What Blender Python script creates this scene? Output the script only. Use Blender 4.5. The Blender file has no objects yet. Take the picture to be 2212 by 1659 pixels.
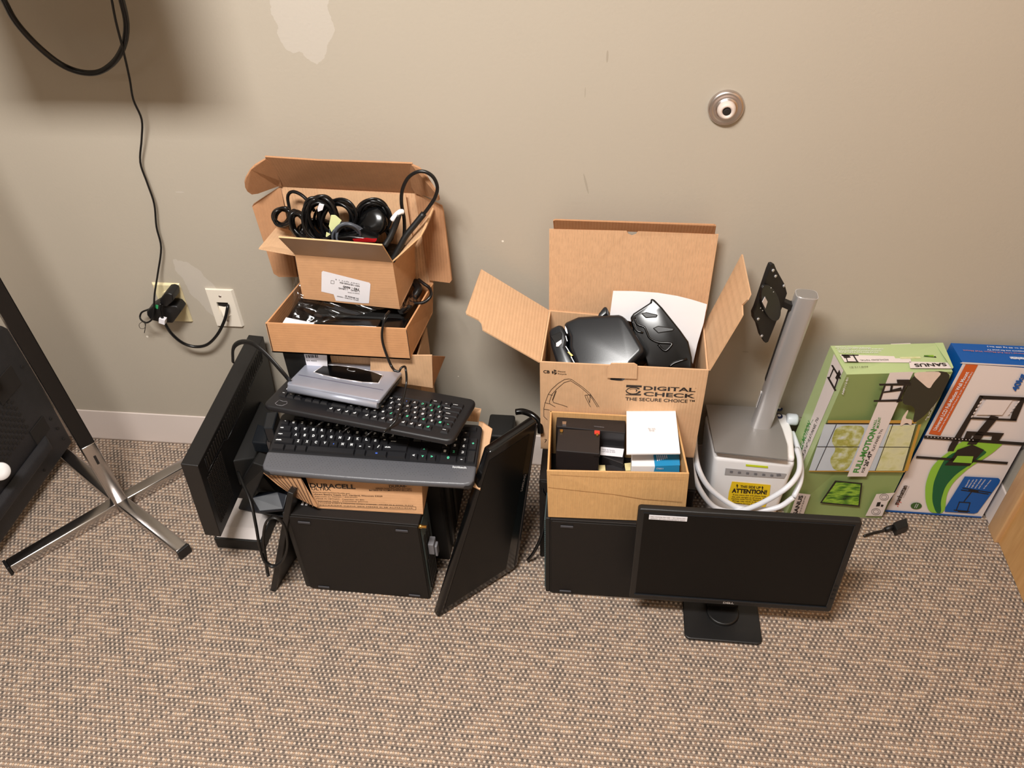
import bpy, bmesh, math, random
from mathutils import Vector as V, Matrix
random.seed(7)
SC = bpy.context.scene
COL = SC.collection
# ---------------------------------------------------------------- camera
F, PITCH, ROLL, YAW, CH, CD = 1774.573, .72223, -.03772, -.1325, 1.61331, 1.50673
cp, sp = math.cos(PITCH), math.sin(PITCH)
FW = V((math.sin(YAW)*cp, math.cos(YAW)*cp, -sp))
r0 = FW.cross(V((0, 0, 1))).normalized(); u0 = r0.cross(FW)
RT = math.cos(ROLL)*r0+math.sin(ROLL)*u0; UP = -math.sin(ROLL)*r0+math.cos(ROLL)*u0
CL = V((0, -CD, CH))
cd = bpy.data.cameras.new('camera'); cam = bpy.data.objects.new('camera', cd); COL.objects.link(cam)
cam.matrix_world = Matrix(((RT.x, UP.x, -FW.x, CL.x), (RT.y, UP.y, -FW.y, CL.y), (RT.z, UP.z, -FW.z, CL.z), (0, 0, 0, 1)))
cd.sensor_width = 36; cd.lens = F/2212*36; cd.clip_start = .02
SC.camera = cam
# ---------------------------------------------------------------- light and exposure
w = bpy.data.worlds.new('world'); SC.world = w; w.use_nodes = True
w.node_tree.nodes['Background'].inputs[0].default_value = (1, .97, .95, 1)
w.node_tree.nodes['Background'].inputs[1].default_value = .35
def area(loc, sx, sy, power, color, rot=(0, 0, 0)):
    l = bpy.data.lights.new('ceiling_light', 'AREA'); l.shape = 'RECTANGLE'; l.size = sx; l.size_y = sy; l.energy = power; l.color = color
    o = bpy.data.objects.new('ceiling_light', l); o.location = loc; o.rotation_euler = rot; COL.objects.link(o); return o
area((-.5, -1.45, 2.66), .85, .32, 60, (1, .97, .935))
area((1.5, -2.6, 2.66), 1.15, .55, 22, (1, .96, .92))
area((-1.9, -2.9, 2.66), 1.15, .55, 3, (1, .965, .93))
SC.view_settings.view_transform = 'Standard'; SC.view_settings.look = 'None'
SC.view_settings.gamma = 1; SC.view_settings.use_curve_mapping = False
SC.view_settings.exposure = .72

# ---------------------------------------------------------------- geometry helpers
def at(u, v, x=None, y=None, z=None, pl=None):
    d = FW+RT*((u-1106)/F)-UP*((v-829.5)/F)
    if pl: t = (pl[0]-CL).dot(pl[1])/d.dot(pl[1])
    elif x is not None: t = (x-CL.x)/d.x
    elif y is not None: t = (y-CL.y)/d.y
    else: t = (z-CL.z)/d.z
    return CL+d*t
def plane(a, b, c):
    n = (b-a).cross(c-a).normalized()
    if n.dot(CL-a) < 0: n = -n
    return (a, n)
def off(pl, d): return (pl[0]+pl[1]*d, pl[1])
def crop(ox, oy, s): return lambda p: (ox+p[0]*s, oy+p[1]*s)
C1 = crop(500, 320, .24108); C2 = crop(550, 560, .20344); C3 = crop(520, 740, .25316); C4 = crop(360, 680, .38554)
C5 = crop(580, 1000, .28933); C6 = crop(980, 450, .29837); C7 = crop(1150, 760, .22905); C8 = crop(1160, 1060, .33454)
S1 = crop(1480, 550, .34943); S2 = crop(1680, 720, .25316); S3 = crop(1880, 720, .28945); S4 = crop(0, 0, .24111)
S5 = crop(0, 560, .42186); S6 = crop(280, 560, .15371); T1 = crop(0, 800, .15672); T4 = crop(880, 860, .30142); T5 = crop(400, 1000, .18083)
T3 = crop(1940, 1040, .18085); T6 = crop(560, 740, .12055); T7 = crop(840, 740, .19293)
def rnd(pts, n=2):   # rounds the corners of an outline given in the photo's plane with depth
    P = [(V((p[0][0], p[0][1], p[1]*1000))) for p in pts]
    for _ in range(n):
        Q = []
        for i in range(len(P)): a, b = P[i], P[(i+1) % len(P)]; Q += [a*.8+b*.2, a*.2+b*.8]
        P = Q
    return [((p.x, p.y), p.z/1000) for p in P]
class Fr:
    def __init__(s, o, yaw=0, tx=0, ty=0):
        s.o = V(o); s.m = Matrix.Rotation(math.radians(yaw), 3, 'Z')@Matrix.Rotation(math.radians(tx), 3, 'X')@Matrix.Rotation(math.radians(ty), 3, 'Y')
    def __call__(s, x, y, z=0): return s.o+s.m@V((x, y, z))
ID = Fr((0, 0, 0))
_tc = {}
def textmesh(s, bold=0):
    k = (s, bold)
    if k in _tc: return _tc[k]
    cu = bpy.data.curves.new('t', 'FONT'); cu.body = s; cu.size = 1; cu.offset = bold; cu.resolution_u = 3
    o = bpy.data.objects.new('t', cu); COL.objects.link(o); bpy.context.view_layer.update()
    dg = bpy.context.evaluated_depsgraph_get(); e = o.evaluated_get(dg); me = e.to_mesh()
    vs = [(v.co.x, v.co.y) for v in me.vertices]; fs = [tuple(p.vertices) for p in me.polygons]
    e.to_mesh_clear(); bpy.data.objects.remove(o); bpy.data.curves.remove(cu)
    if not vs: vs = [(0, 0), (.1, 0), (0, .1)]; fs = []
    x0 = min(v[0] for v in vs); x1 = max(v[0] for v in vs)
    _tc[k] = ([(a-x0, b) for a, b in vs], fs, max(x1-x0, 1e-3)); return _tc[k]
class MB:
    def __init__(s): s.v = []; s.f = []; s.sm = []
    def add(s, vs, fs, m=0, sm=False):
        n = len(s.v); s.v += [V(v) for v in vs]
        for f in fs: s.f.append(([i+n for i in f], m)); s.sm.append(sm)
        return s
    def hexa(s, p, m=0):   # 0-3 bottom ring, 4-7 top ring
        return s.add(p, [(0, 3, 2, 1), (4, 5, 6, 7), (0, 1, 5, 4), (1, 2, 6, 5), (2, 3, 7, 6), (3, 0, 4, 7)], m)
    def box(s, a, b, fr=ID, m=0):
        x0, y0, z0 = a; x1, y1, z1 = b
        return s.hexa([fr(x0, y0, z0), fr(x1, y0, z0), fr(x1, y1, z0), fr(x0, y1, z0), fr(x0, y0, z1), fr(x1, y0, z1), fr(x1, y1, z1), fr(x0, y1, z1)], m)
    def key(s, x0, y0, x1, y1, z0, z1, ins, fr, m=0):
        i = ins; return s.hexa([fr(x0, y0, z0), fr(x1, y0, z0), fr(x1, y1, z0), fr(x0, y1, z0), fr(x0+i, y0+i*1.6, z1-.0008), fr(x1-i, y0+i*1.6, z1-.0008), fr(x1-i, y1-i*.5, z1), fr(x0+i, y1-i*.5, z1)], m)
    def prism(s, pts, vec, m=0, m2=None):
        n = len(pts); vec = V(vec)
        s.add(list(pts)+[p+vec for p in pts], [tuple(range(n))[::-1], tuple(range(n, 2*n))], m)
        base = len(s.v)-2*n
        for i in range(n):
            j = (i+1) % n; s.f.append(([base+i, base+j, base+n+j, base+n+i], m if m2 is None else m2)); s.sm.append(False)
        return s
    def slab(s, pts, th, m=0, m2=None):   # a board: outline plus thickness away from the viewer side
        n = V((0, 0, 0))
        for i in range(len(pts)): n += (pts[i]-pts[0]).cross(pts[(i+1) % len(pts)]-pts[0])
        n.normalize()
        if n.dot(CL-pts[0]) > 0: n = -n
        return s.prism(pts, n*th, m, m2)
    def poly(s, pts, m=0): return s.add(pts, [tuple(range(len(pts)))], m)
    def tube(s, pts, r, m=0, n=8, sub=5, flat=1, closed=False):
        P = [V(p) for p in pts]; Q = []
        L = len(P)
        for i in range(L if closed else L-1):
            a = P[(i-1) % L] if (closed or i > 0) else P[0]*2-P[1]; b = P[i]; c = P[(i+1) % L]; d = P[(i+2) % L] if (closed or i+2 < L) else c*2-b
            for k in range(sub):
                t = k/sub; Q.append(.5*((2*b)+(c-a)*t+(2*a-5*b+4*c-d)*t*t+(3*b-a-3*c+d)*t**3))
        if not closed: Q.append(P[-1])
        N = len(Q); base = len(s.v); u = None
        for i in range(N):
            t = (Q[(i+1) % N]-Q[i-1]) if closed else (Q[min(i+1, N-1)]-Q[max(i-1, 0)])
            t.normalize()
            if u is None: u = t.orthogonal().normalized()
            u = (u-t*u.dot(t)).normalized(); w_ = t.cross(u)
            for k in range(n):
                a = 2*math.pi*k/n; s.v.append(Q[i]+u*math.cos(a)*r*flat+w_*math.sin(a)*r)
        for i in range(N if closed else N-1):
            for k in range(n):
                j = (i+1) % N
                s.f.append(([base+i*n+k, base+i*n+(k+1) % n, base+j*n+(k+1) % n, base+j*n+k], m)); s.sm.append(True)
        if not closed:
            s.f.append((list(range(base, base+n))[::-1], m)); s.sm.append(False)
            s.f.append((list(range(base+(N-1)*n, base+N*n)), m)); s.sm.append(False)
        return s
    def lathe(s, prof, o, ax, m=0, n=40, sx=1, sy=1, ux=None):   # prof: (radius, height)
        o = V(o); ax = V(ax).normalized(); u = V(ux).normalized() if ux else ax.orthogonal().normalized(); w_ = ax.cross(u); base = len(s.v)
        for r, h in prof:
            for k in range(n):
                a = 2*math.pi*k/n; s.v.append(o+ax*h+u*math.cos(a)*max(r, 1e-5)*sx+w_*math.sin(a)*max(r, 1e-5)*sy)
        for i in range(len(prof)-1):
            for k in range(n):
                s.f.append(([base+i*n+k, base+i*n+(k+1) % n, base+(i+1)*n+(k+1) % n, base+(i+1)*n+k], m)); s.sm.append(True)
        s.f.append((list(range(base, base+n))[::-1], m)); s.sm.append(False)
        L = base+(len(prof)-1)*n
        s.f.append((list(range(L, L+n)), m)); s.sm.append(False)
        return s
    def text(s, st, A, B, C, m=0, bold=0, lift=0, cap=.69):   # A baseline start, B baseline end, C top of the capitals above A
        vs, fs, wd = textmesh(st, bold); ex = (B-A)/wd; ey = (C-A)/cap; n = ex.cross(ey).normalized()*lift
        return s.add([A+ex*x+ey*y+n for x, y in vs], fs, m)
    def textpx(s, st, a, b, h, pl, m=0, bold=0):   # h = capital height in photo pixels, perpendicular to the baseline
        A = at(*a, pl=pl); B = at(*b, pl=pl); d = V((b[0]-a[0], b[1]-a[1])).normalized()
        C = at(a[0]+d.y*h, a[1]-d.x*h, pl=pl); ex = (B-A).normalized(); up = pl[1].cross(ex); ey = up*(C-A).dot(up)
        return s.text(st, A, B, A+ey, m, bold)
    def dec(s, pts, pl, m=0): return s.poly([at(*p, pl=pl) for p in pts], m)
    def line(s, pts, pl, wpx, m=0, closed=False):
        L = len(pts); P = [V(p) for p in pts]
        for i in range(L if closed else L-1):
            a, b = P[i], P[(i+1) % L]; d = (b-a)
            if d.length < 1e-6: continue
            d = d.normalized()*wpx/2; e = V((-d.y, d.x)); a2, b2 = a-d*.8, b+d*.8
            s.dec([a2+e, b2+e, b2-e, a2-e], pl, m)
        return s
    def build(s, name, mats, parent=None, bevel=0, seg=2, smooth=None):
        me = bpy.data.meshes.new(name); o0 = V((0, 0, 0)) 
        if parent:
            q = parent
            while q: o0 += q.location; q = q.parent
        me.from_pydata([v-o0 for v in s.v], [], [f for f, m in s.f])
        mats = mats if isinstance(mats, (list, tuple)) else [mats]
        for m in mats: me.materials.append(m)
        for p, (f, m), sm in zip(me.polygons, s.f, s.sm): p.material_index = m; p.use_smooth = sm
        bm = bmesh.new(); bm.from_mesh(me); bmesh.ops.recalc_face_normals(bm, faces=bm.faces); bm.to_mesh(me); bm.free()
        o = bpy.data.objects.new(name, me); COL.objects.link(o)
        if parent: o.parent = parent
        if bevel:
            b = o.modifiers.new('bevel', 'BEVEL'); b.width = bevel; b.segments = seg; b.limit_method = 'ANGLE'; b.angle_limit = .6; b.harden_normals = False
            for p in me.polygons: p.use_smooth = seg > 2
        return o
def tag(o, label, cat, group=None):
    o['label'] = label; o['category'] = cat
    if group: o['group'] = group
    return o
def thing(name, loc, label, cat, group=None):
    o = bpy.data.objects.new(name, None); COL.objects.link(o); o.location = loc; o.empty_display_size = .05
    return tag(o, label, cat, group)
def struct(o): o['kind'] = 'structure'; return o

# ---------------------------------------------------------------- materials
def lin(c):
    f = lambda x: x/12.92 if x <= .04045 else ((x+.055)/1.055)**2.4
    return tuple(f(x/255) for x in c)+(1,)
def mat(name, rgb, rough=.5, metal=0, bump=0, bscale=300, var=0, vscale=8, spec=.5, emit=0, trans=0, coat=0, vscl=(1, 1, 1)):
    m = bpy.data.materials.new(name); m.use_nodes = True; nt = m.node_tree; b = nt.nodes['Principled BSDF']
    c = lin(rgb); b.inputs['Base Color'].default_value = c; b.inputs['Roughness'].default_value = rough; b.inputs['Metallic'].default_value = metal
    b.inputs['Specular IOR Level'].default_value = spec; b.inputs['Coat Weight'].default_value = coat
    if trans: b.inputs['Transmission Weight'].default_value = trans
    if bump or var:
        tc = nt.nodes.new('ShaderNodeTexCoord'); mp = nt.nodes.new('ShaderNodeMapping'); mp.inputs['Scale'].default_value = vscl
        nt.links.new(tc.outputs['Object'], mp.inputs['Vector'])
    if bump:
        n = nt.nodes.new('ShaderNodeTexNoise'); n.inputs['Scale'].default_value = bscale; nt.links.new(mp.outputs[0], n.inputs['Vector'])
        bp = nt.nodes.new('ShaderNodeBump'); bp.inputs['Strength'].default_value = bump; bp.inputs['Distance'].default_value = .001
        nt.links.new(n.outputs['Fac'], bp.inputs['Height']); nt.links.new(bp.outputs[0], b.inputs['Normal'])
    if var:
        n = nt.nodes.new('ShaderNodeTexNoise'); n.inputs['Scale'].default_value = vscale; n.inputs['Detail'].default_value = 4; nt.links.new(mp.outputs[0], n.inputs['Vector'])
        mx = nt.nodes.new('ShaderNodeMix'); mx.data_type = 'RGBA'
        mx.inputs[6].default_value = tuple(x*(1-var) for x in c[:3])+(1,); mx.inputs[7].default_value = tuple(min(1, x*(1+var)) for x in c[:3])+(1,)
        nt.links.new(n.outputs['Fac'], mx.inputs[0]); nt.links.new(mx.outputs[2], b.inputs['Base Color'])
    return m
class NT:
    def __init__(s, m): s.t = m.node_tree
    def n(s, ty, **k):
        x = s.t.nodes.new(ty)
        for a, b in k.items(): setattr(x, a, b)
        return x
    def l(s, a, b): s.t.links.new(a, b)
    def m(s, op, a, b=None, c=None):
        x = s.n('ShaderNodeMath', operation=op)
        for i, q in enumerate((a, b, c)):
            if q is None: continue
            if isinstance(q, (int, float)): x.inputs[i].default_value = q
            else: s.l(q, x.inputs[i])
        return x.outputs[0]
    def mix(s, f, a, b):
        x = s.n('ShaderNodeMix', data_type='RGBA')
        for i, q in ((0, f), (6, a), (7, b)):
            if isinstance(q, (int, float, tuple)): x.inputs[i].default_value = q
            else: s.l(q, x.inputs[i])
        return x.outputs[2]
def cardboard(name, rgb, axis=0, lines=.06, pitch=.0062, dirt=0, bs=.25):
    m = mat(name, rgb, .85, spec=.2); N = NT(m); b = m.node_tree.nodes['Principled BSDF']
    g = N.n('ShaderNodeNewGeometry'); sx = N.n('ShaderNodeSeparateXYZ'); N.l(g.outputs['Position'], sx.inputs[0])
    no = N.n('ShaderNodeTexNoise'); no.inputs['Scale'].default_value = 60; no.inputs['Detail'].default_value = 6; N.l(g.outputs['Position'], no.inputs['Vector'])
    mp = N.n('ShaderNodeMapping'); mp.inputs['Scale'].default_value = (900, 900, 40) if axis == 0 else (40, 40, 900); N.l(g.outputs['Position'], mp.inputs[0])
    n2 = N.n('ShaderNodeTexNoise'); n2.inputs['Scale'].default_value = 1; N.l(mp.outputs[0], n2.inputs['Vector'])
    ph = N.m('FRACT', N.m('DIVIDE', sx.outputs[axis], pitch)); ln = N.m('LESS_THAN', ph, .16)
    ln = N.m('MULTIPLY', ln, N.m('GREATER_THAN', n2.outputs['Fac'], .48))
    f = N.m('ADD', N.m('MULTIPLY', ln, lines), N.m('MULTIPLY', N.m('SUBTRACT', .5, no.outputs['Fac']), .22))
    f = N.m('ADD', f, N.m('MULTIPLY', N.m('SUBTRACT', n2.outputs['Fac'], .5), .16))
    hv = N.n('ShaderNodeHueSaturation'); hv.inputs['Color'].default_value = lin(rgb); N.l(N.m('SUBTRACT', 1, f), hv.inputs['Value'])
    N.l(hv.outputs[0], b.inputs['Base Color'])
    bp = N.n('ShaderNodeBump'); bp.inputs['Strength'].default_value = bs; bp.inputs['Distance'].default_value = .0006
    N.l(N.m('SINE', N.m('MULTIPLY', sx.outputs[axis], 6.283/pitch)), bp.inputs['Height']); N.l(bp.outputs[0], b.inputs['Normal'])
    return m
M = dict(
    black=mat('black_plastic', (22, 21, 21), .42, bump=.15, bscale=900), blackm=mat('matte_black_plastic', (17, 16, 15), .6, bump=.2, bscale=1200),
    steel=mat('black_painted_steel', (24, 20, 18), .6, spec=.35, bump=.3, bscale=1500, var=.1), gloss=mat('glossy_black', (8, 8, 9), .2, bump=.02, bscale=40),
    screen=mat('switched_off_screen', (13, 11, 10), .4, spec=.2), rubber=mat('black_rubber', (20, 19, 19), .45),
    rubberg=mat('grey_rubber_foot', (58, 57, 62), .5), cable=mat('black_cable', (16, 16, 17), .28), cableg=mat('grey_cable', (78, 82, 90), .35),
    grey=mat('charcoal_plastic', (27, 30, 34), .27, bump=.05, bscale=900), keyb=mat('keyboard_shell', (26, 26, 29), .42, bump=.2, bscale=1500),
    rest=mat('palm_rest', (88, 89, 94), .32, bump=.25, bscale=900), keyc=mat('keycap', (28, 28, 31), .38, bump=.1, bscale=1500), leg=mat('white_legend', (225, 228, 230), .5),
    legg=mat('green_legend', (90, 215, 170), .5), legb=mat('blue_legend', (70, 110, 220), .5),
    white=mat('white_plastic', (243, 241, 241), .35), whitec=mat('white_cord', (228, 230, 236), .35), paper=mat('white_paper', (240, 238, 240), .7, var=.03, vscale=20),
    label=mat('paper_label', (232, 230, 235), .6), ink=mat('black_print', (34, 26, 22), .6), inkg=mat('grey_print', (120, 118, 122), .6),
    silver=mat('brushed_silver', (200, 199, 200), .34, metal=.55, bump=.12, bscale=1, vscl=(900, 900, 60)), plate=mat('silver_paint', (162, 159, 156), .38, metal=.5, bump=.1, bscale=1500),
    silv2=mat('silver_plastic', (172, 177, 192), .3, metal=.45, var=.12, vscale=25), chrome=mat('chrome', (196, 192, 190), .2, metal=1, bump=.05, bscale=30),
    chromeb=mat('black_nickel', (120, 118, 118), .12, metal=1), nickel=mat('satin_nickel', (208, 198, 194), .33, metal=1), 
    dusty=mat('dusty_black_plastic', (32, 31, 34), .5, bump=.4, bscale=400, var=.35, vscale=30),
    ivory=mat('ivory_plastic', (228, 214, 172), .35), almond=mat('almond_plastic', (238, 229, 214), .35), hole=mat('dark_slot', (30, 24, 20), .8),
    base=mat('vinyl_baseboard', (222, 208, 200), .45, var=.03), tape=mat('packing_tape', (150, 128, 108), .12, spec=.8),
    green=mat('green_sticker', (50, 165, 100), .5), red=mat('red_plastic', (225, 60, 45), .4), brass=mat('brass_terminal', (200, 160, 90), .3, metal=1),
    blue=mat('blue_print', (10, 84, 160), .35), bluel=mat('light_blue_print', (40, 140, 190), .4), yellow=mat('yellow_sticker', (246, 208, 30), .5),
    neon=mat('yellow_highlight', (215, 230, 30), .5), sage=mat('sage_green_print', (138, 155, 96), .35, var=.05), sagel=mat('light_green_print', (178, 195, 140), .3, var=.04),
    grass=mat('green_text_print', (70, 140, 60), .5), deep=mat('deep_green_print', (18, 90, 52), .35), lime=mat('lime_print', (140, 190, 60), .35), orange=mat('orange_print', (200, 92, 40), .45),
    cream=mat('cream_print', (222, 205, 195), .4), shade=mat('dark_olive_print', (50, 48, 38), .5), oak=mat('yellow_wood_print', (190, 145, 60), .5),
    manh=mat('matte_white_board', (226, 214, 210), .4), pinkw=mat('torn_board', (226, 205, 190), .8, var=.1, vscale=60), notes=mat('masking_tape', (222, 206, 150), .7),
    teal=mat('teal_louvre', (92, 110, 112), .35, metal=.5), modem=mat('pale_grey_plastic', (205, 196, 192), .45), yel=mat('pale_yellow_label', (228, 232, 170), .6),
    skyp=mat('pale_sky_print', (196, 205, 215), .4, var=.1, vscale=20), blk=mat('brochure_black', (38, 35, 36), .3), navy=mat('navy_plastic', (24, 27, 35), .4),
)
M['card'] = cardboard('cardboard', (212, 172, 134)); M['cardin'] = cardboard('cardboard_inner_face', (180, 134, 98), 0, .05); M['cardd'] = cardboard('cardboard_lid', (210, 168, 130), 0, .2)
M['cards'] = cardboard('smooth_cardboard', (200, 154, 114), 2, .02, bs=.05); M['cardb'] = cardboard('creased_cardboard', (204, 160, 108), 0, .12, .009); M['cardo'] = cardboard('mailer_cardboard', (202, 150, 106), 2, .03, bs=.06)
M['edge'] = mat('cardboard_cut_edge', (214, 174, 128), .9, bump=.6, bscale=500)
def noisecol(name, cols, scale=12, rough=.4, vs=(1, 1, 1)):
    m = mat(name, (128, 128, 128), rough); N = NT(m); b = m.node_tree.nodes['Principled BSDF']
    g = N.n('ShaderNodeTexCoord'); mp = N.n('ShaderNodeMapping'); mp.inputs['Scale'].default_value = vs; N.l(g.outputs['Object'], mp.inputs[0])
    no = N.n('ShaderNodeTexNoise'); no.inputs['Scale'].default_value = scale; no.inputs['Detail'].default_value = 5; N.l(mp.outputs[0], no.inputs['Vector'])
    cr = N.n('ShaderNodeValToRGB'); e = cr.color_ramp.elements; e[0].position = .3; e[0].color = lin(cols[0]); e[1].position = .7; e[1].color = lin(cols[-1])
    for i, c in enumerate(cols[1:-1]): q = e.new(.3+.4*(i+1)/(len(cols)-1)); q.color = lin(c)
    N.l(no.outputs['Fac'], cr.inputs[0]); N.l(cr.outputs[0], b.inputs['Base Color']); return m
M['trees'] = noisecol('tree_print', [(210, 216, 222), (196, 200, 150), (160, 160, 70), (190, 186, 120)], 45)
M['field'] = noisecol('field_print', [(205, 205, 170), (215, 214, 170), (196, 196, 130)], 40)
M['leaf'] = noisecol('leaf_print', [(20, 40, 10), (70, 120, 30), (150, 190, 60), (60, 110, 30)], 30, .2, (1, 1, 3))
M['maple'] = noisecol('maple_veneer', [(196, 146, 88), (204, 156, 98), (212, 164, 106)], 14, .35, (6, 6, .6))
M['maplef'] = noisecol('maple_trim', [(205, 158, 108), (212, 168, 118), (216, 172, 122)], 14, .35, (6, 6, .6))

# wall paint: olive taupe, two patches of bare filler, a few scuffs
def wallmat():
    m = mat('taupe_wall_paint', (178, 166, 145), .62, spec=.3); N = NT(m); b = m.node_tree.nodes['Principled BSDF']
    g = N.n('ShaderNodeNewGeometry'); s = N.n('ShaderNodeSeparateXYZ'); N.l(g.outputs['Position'], s.inputs[0])
    no = N.n('ShaderNodeTexNoise'); no.inputs['Scale'].default_value = 22; no.inputs['Detail'].default_value = 5; N.l(g.outputs['Position'], no.inputs['Vector'])
    big = N.n('ShaderNodeTexNoise'); big.inputs['Scale'].default_value = 2.2; N.l(g.outputs['Position'], big.inputs['Vector'])
    col = N.mix(big.outputs['Fac'], lin((178, 169, 154)), lin((185, 175, 160)))
    def blob(cx, cz, ax, az, sh=0, amp=.9, thr=1):
        X = N.m('SUBTRACT', s.outputs[0], cx); Z = N.m('SUBTRACT', s.outputs[2], cz); X = N.m('ADD', X, N.m('MULTIPLY', Z, sh))
        d = N.m('ADD', N.m('POWER', N.m('ABSOLUTE', N.m('DIVIDE', X, ax)), 2), N.m('POWER', N.m('ABSOLUTE', N.m('DIVIDE', Z, az)), 2))
        d = N.m('ADD', d, N.m('MULTIPLY', N.m('SUBTRACT', no.outputs['Fac'], .5), amp*2)); return N.m('LESS_THAN', d, thr)
    pale = lin((208, 201, 193))
    for (u, v, ax, az, sh) in ((652, 30, .052, .085, 0), (440, 630, .036, .09, .35), (1312, 122, .002, .011, 0), (388, 415, .010, .0015, 0)):
        P = at(u, v, y=0); f = blob(P.x, P.z, ax, az, sh, .9 if ax > .02 else .1)
        col = N.mix(N.m('MULTIPLY', f, .36), col, pale if ax > .02 or u < 400 else lin((130, 118, 100)))
    for (u, v, ax, az, sh) in ((1266, 397, .0022, .022, .25), (1264, 200, .001, .01, 0), (1610, 760, .008, .0015, 0)):
        P = at(u, v, y=0); f = blob(P.x, P.z, ax, az, sh, .12); col = N.mix(N.m('MULTIPLY', f, .25), col, lin((110, 100, 82)))
    for (u, v, r) in ((1086, 521, .0024), (960, 872, .002), (318, 727, .003), (990, 813, .0016)):
        P = at(u, v, y=0); f = blob(P.x, P.z, r, r, 0, .1); col = N.mix(f, col, lin((235, 228, 215)))
    N.l(col, b.inputs['Base Color'])
    fn = N.n('ShaderNodeTexNoise'); fn.inputs['Scale'].default_value = 170; fn.inputs['Detail'].default_value = 3; N.l(g.outputs['Position'], fn.inputs['Vector'])
    bp = N.n('ShaderNodeBump'); bp.inputs['Strength'].default_value = .22; bp.inputs['Distance'].default_value = .0012; N.l(fn.outputs['Fac'], bp.inputs['Height']); N.l(bp.outputs[0], b.inputs['Normal'])
    return m
M['wall'] = wallmat()
def carpetmat():
    m = mat('woven_carpet', (170, 145, 120), .95, spec=.1); N = NT(m); b = m.node_tree.nodes['Principled BSDF']
    g = N.n('ShaderNodeNewGeometry')
    wob = N.n('ShaderNodeTexNoise'); wob.inputs['Scale'].default_value = 40; N.l(g.outputs['Position'], wob.inputs['Vector'])
    wv = N.n('ShaderNodeVectorMath', operation='MULTIPLY_ADD'); N.l(wob.outputs['Color'], wv.inputs[0]); wv.inputs[1].default_value = (.0034, .0026, 0); N.l(g.outputs['Position'], wv.inputs[2])
    s = N.n('ShaderNodeSeparateXYZ'); N.l(wv.outputs[0], s.inputs[0])
    PX, PY = .0104, .0094
    v = N.m('DIVIDE', s.outputs[1], PY); row = N.m('FLOOR', v); fv = N.m('SUBTRACT', N.m('FRACT', v), .5)
    u = N.m('ADD', N.m('DIVIDE', s.outputs[0], PX), N.m('MULTIPLY', N.m('FRACT', N.m('MULTIPLY', row, .5)), 1)); cel = N.m('FLOOR', u); fu = N.m('SUBTRACT', N.m('FRACT', u), .5)
    cv = N.n('ShaderNodeCombineXYZ'); N.l(cel, cv.inputs[0]); N.l(row, cv.inputs[1])
    wn = N.n('ShaderNodeTexWhiteNoise', noise_dimensions='2D'); N.l(cv.outputs[0], wn.inputs['Vector'])
    # colour of the dark yarn: long streaks along x plus per loop noise
    mp = N.n('ShaderNodeMapping'); mp.inputs['Scale'].default_value = (14, 55, 1); N.l(g.outputs['Position'], mp.inputs[0])
    st = N.n('ShaderNodeTexNoise'); st.inputs['Scale'].default_value = 1; st.inputs['Detail'].default_value = 2; N.l(mp.outputs[0], st.inputs['Vector'])
    key = N.m('ADD', N.m('MULTIPLY', N.m('SUBTRACT', st.outputs['Fac'], .5), 3.0), N.m('ADD', N.m('MULTIPLY', wn.outputs['Value'], .7), .08))
    cr = N.n('ShaderNodeValToRGB'); e = cr.color_ramp.elements; e[0].position = 0; e[0].color = lin((52, 44, 42)); e[1].position = 1; e[1].color = lin((196, 164, 134))
    for p, c in ((.28, (84, 70, 64)), (.5, (128, 98, 78)), (.72, (168, 134, 106))): q = e.new(p); q.color = lin(c)
    N.l(key, cr.inputs[0])
    # pale loop
    du = N.m('DIVIDE', N.m('ADD', fu, .22), .29); dv = N.m('DIVIDE', N.m('ADD', fv, .02), .32)
    d1 = N.m('ADD', N.m('MULTIPLY', du, du), N.m('MULTIPLY', dv, dv)); loop = N.n('ShaderNodeMapRange', interpolation_type='SMOOTHSTEP'); loop.inputs[1].default_value = 1.25; loop.inputs[2].default_value = .55; N.l(d1, loop.inputs[0])
    du2 = N.m('DIVIDE', N.m('SUBTRACT', fu, .25), .3); dv2 = N.m('DIVIDE', fv, .36)
    d2 = N.m('ADD', N.m('MULTIPLY', du2, du2), N.m('MULTIPLY', dv2, dv2)); dk = N.n('ShaderNodeMapRange', interpolation_type='SMOOTHSTEP'); dk.inputs[1].default_value = 1.3; dk.inputs[2].default_value = .5; N.l(d2, dk.inputs[0])
    fib = N.n('ShaderNodeTexNoise'); fib.inputs['Scale'].default_value = 700; fib.inputs['Detail'].default_value = 2; N.l(g.outputs['Position'], fib.inputs['Vector'])
    ground = N.mix(wn.outputs['Value'], lin((112, 97, 85)), lin((148, 128, 113)))
    c = N.mix(dk.outputs[0], ground, cr.outputs[0]); c = N.mix(loop.outputs[0], c, lin((212, 193, 174)))
    c = N.mix(.22, c, N.mix(fib.outputs['Fac'], lin((55, 45, 40)), lin((235, 216, 200))))
    N.l(c, b.inputs['Base Color'])
    h = N.m('ADD', N.m('MULTIPLY', N.m('MAXIMUM', loop.outputs[0], N.m('MULTIPLY', dk.outputs[0], .75)), 1), N.m('MULTIPLY', fib.outputs['Fac'], .35))
    bp = N.n('ShaderNodeBump'); bp.inputs['Strength'].default_value = .9; bp.inputs['Distance'].default_value = .0028; N.l(h, bp.inputs['Height']); N.l(bp.outputs[0], b.inputs['Normal'])
    return m
M['carpet'] = carpetmat()

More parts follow.
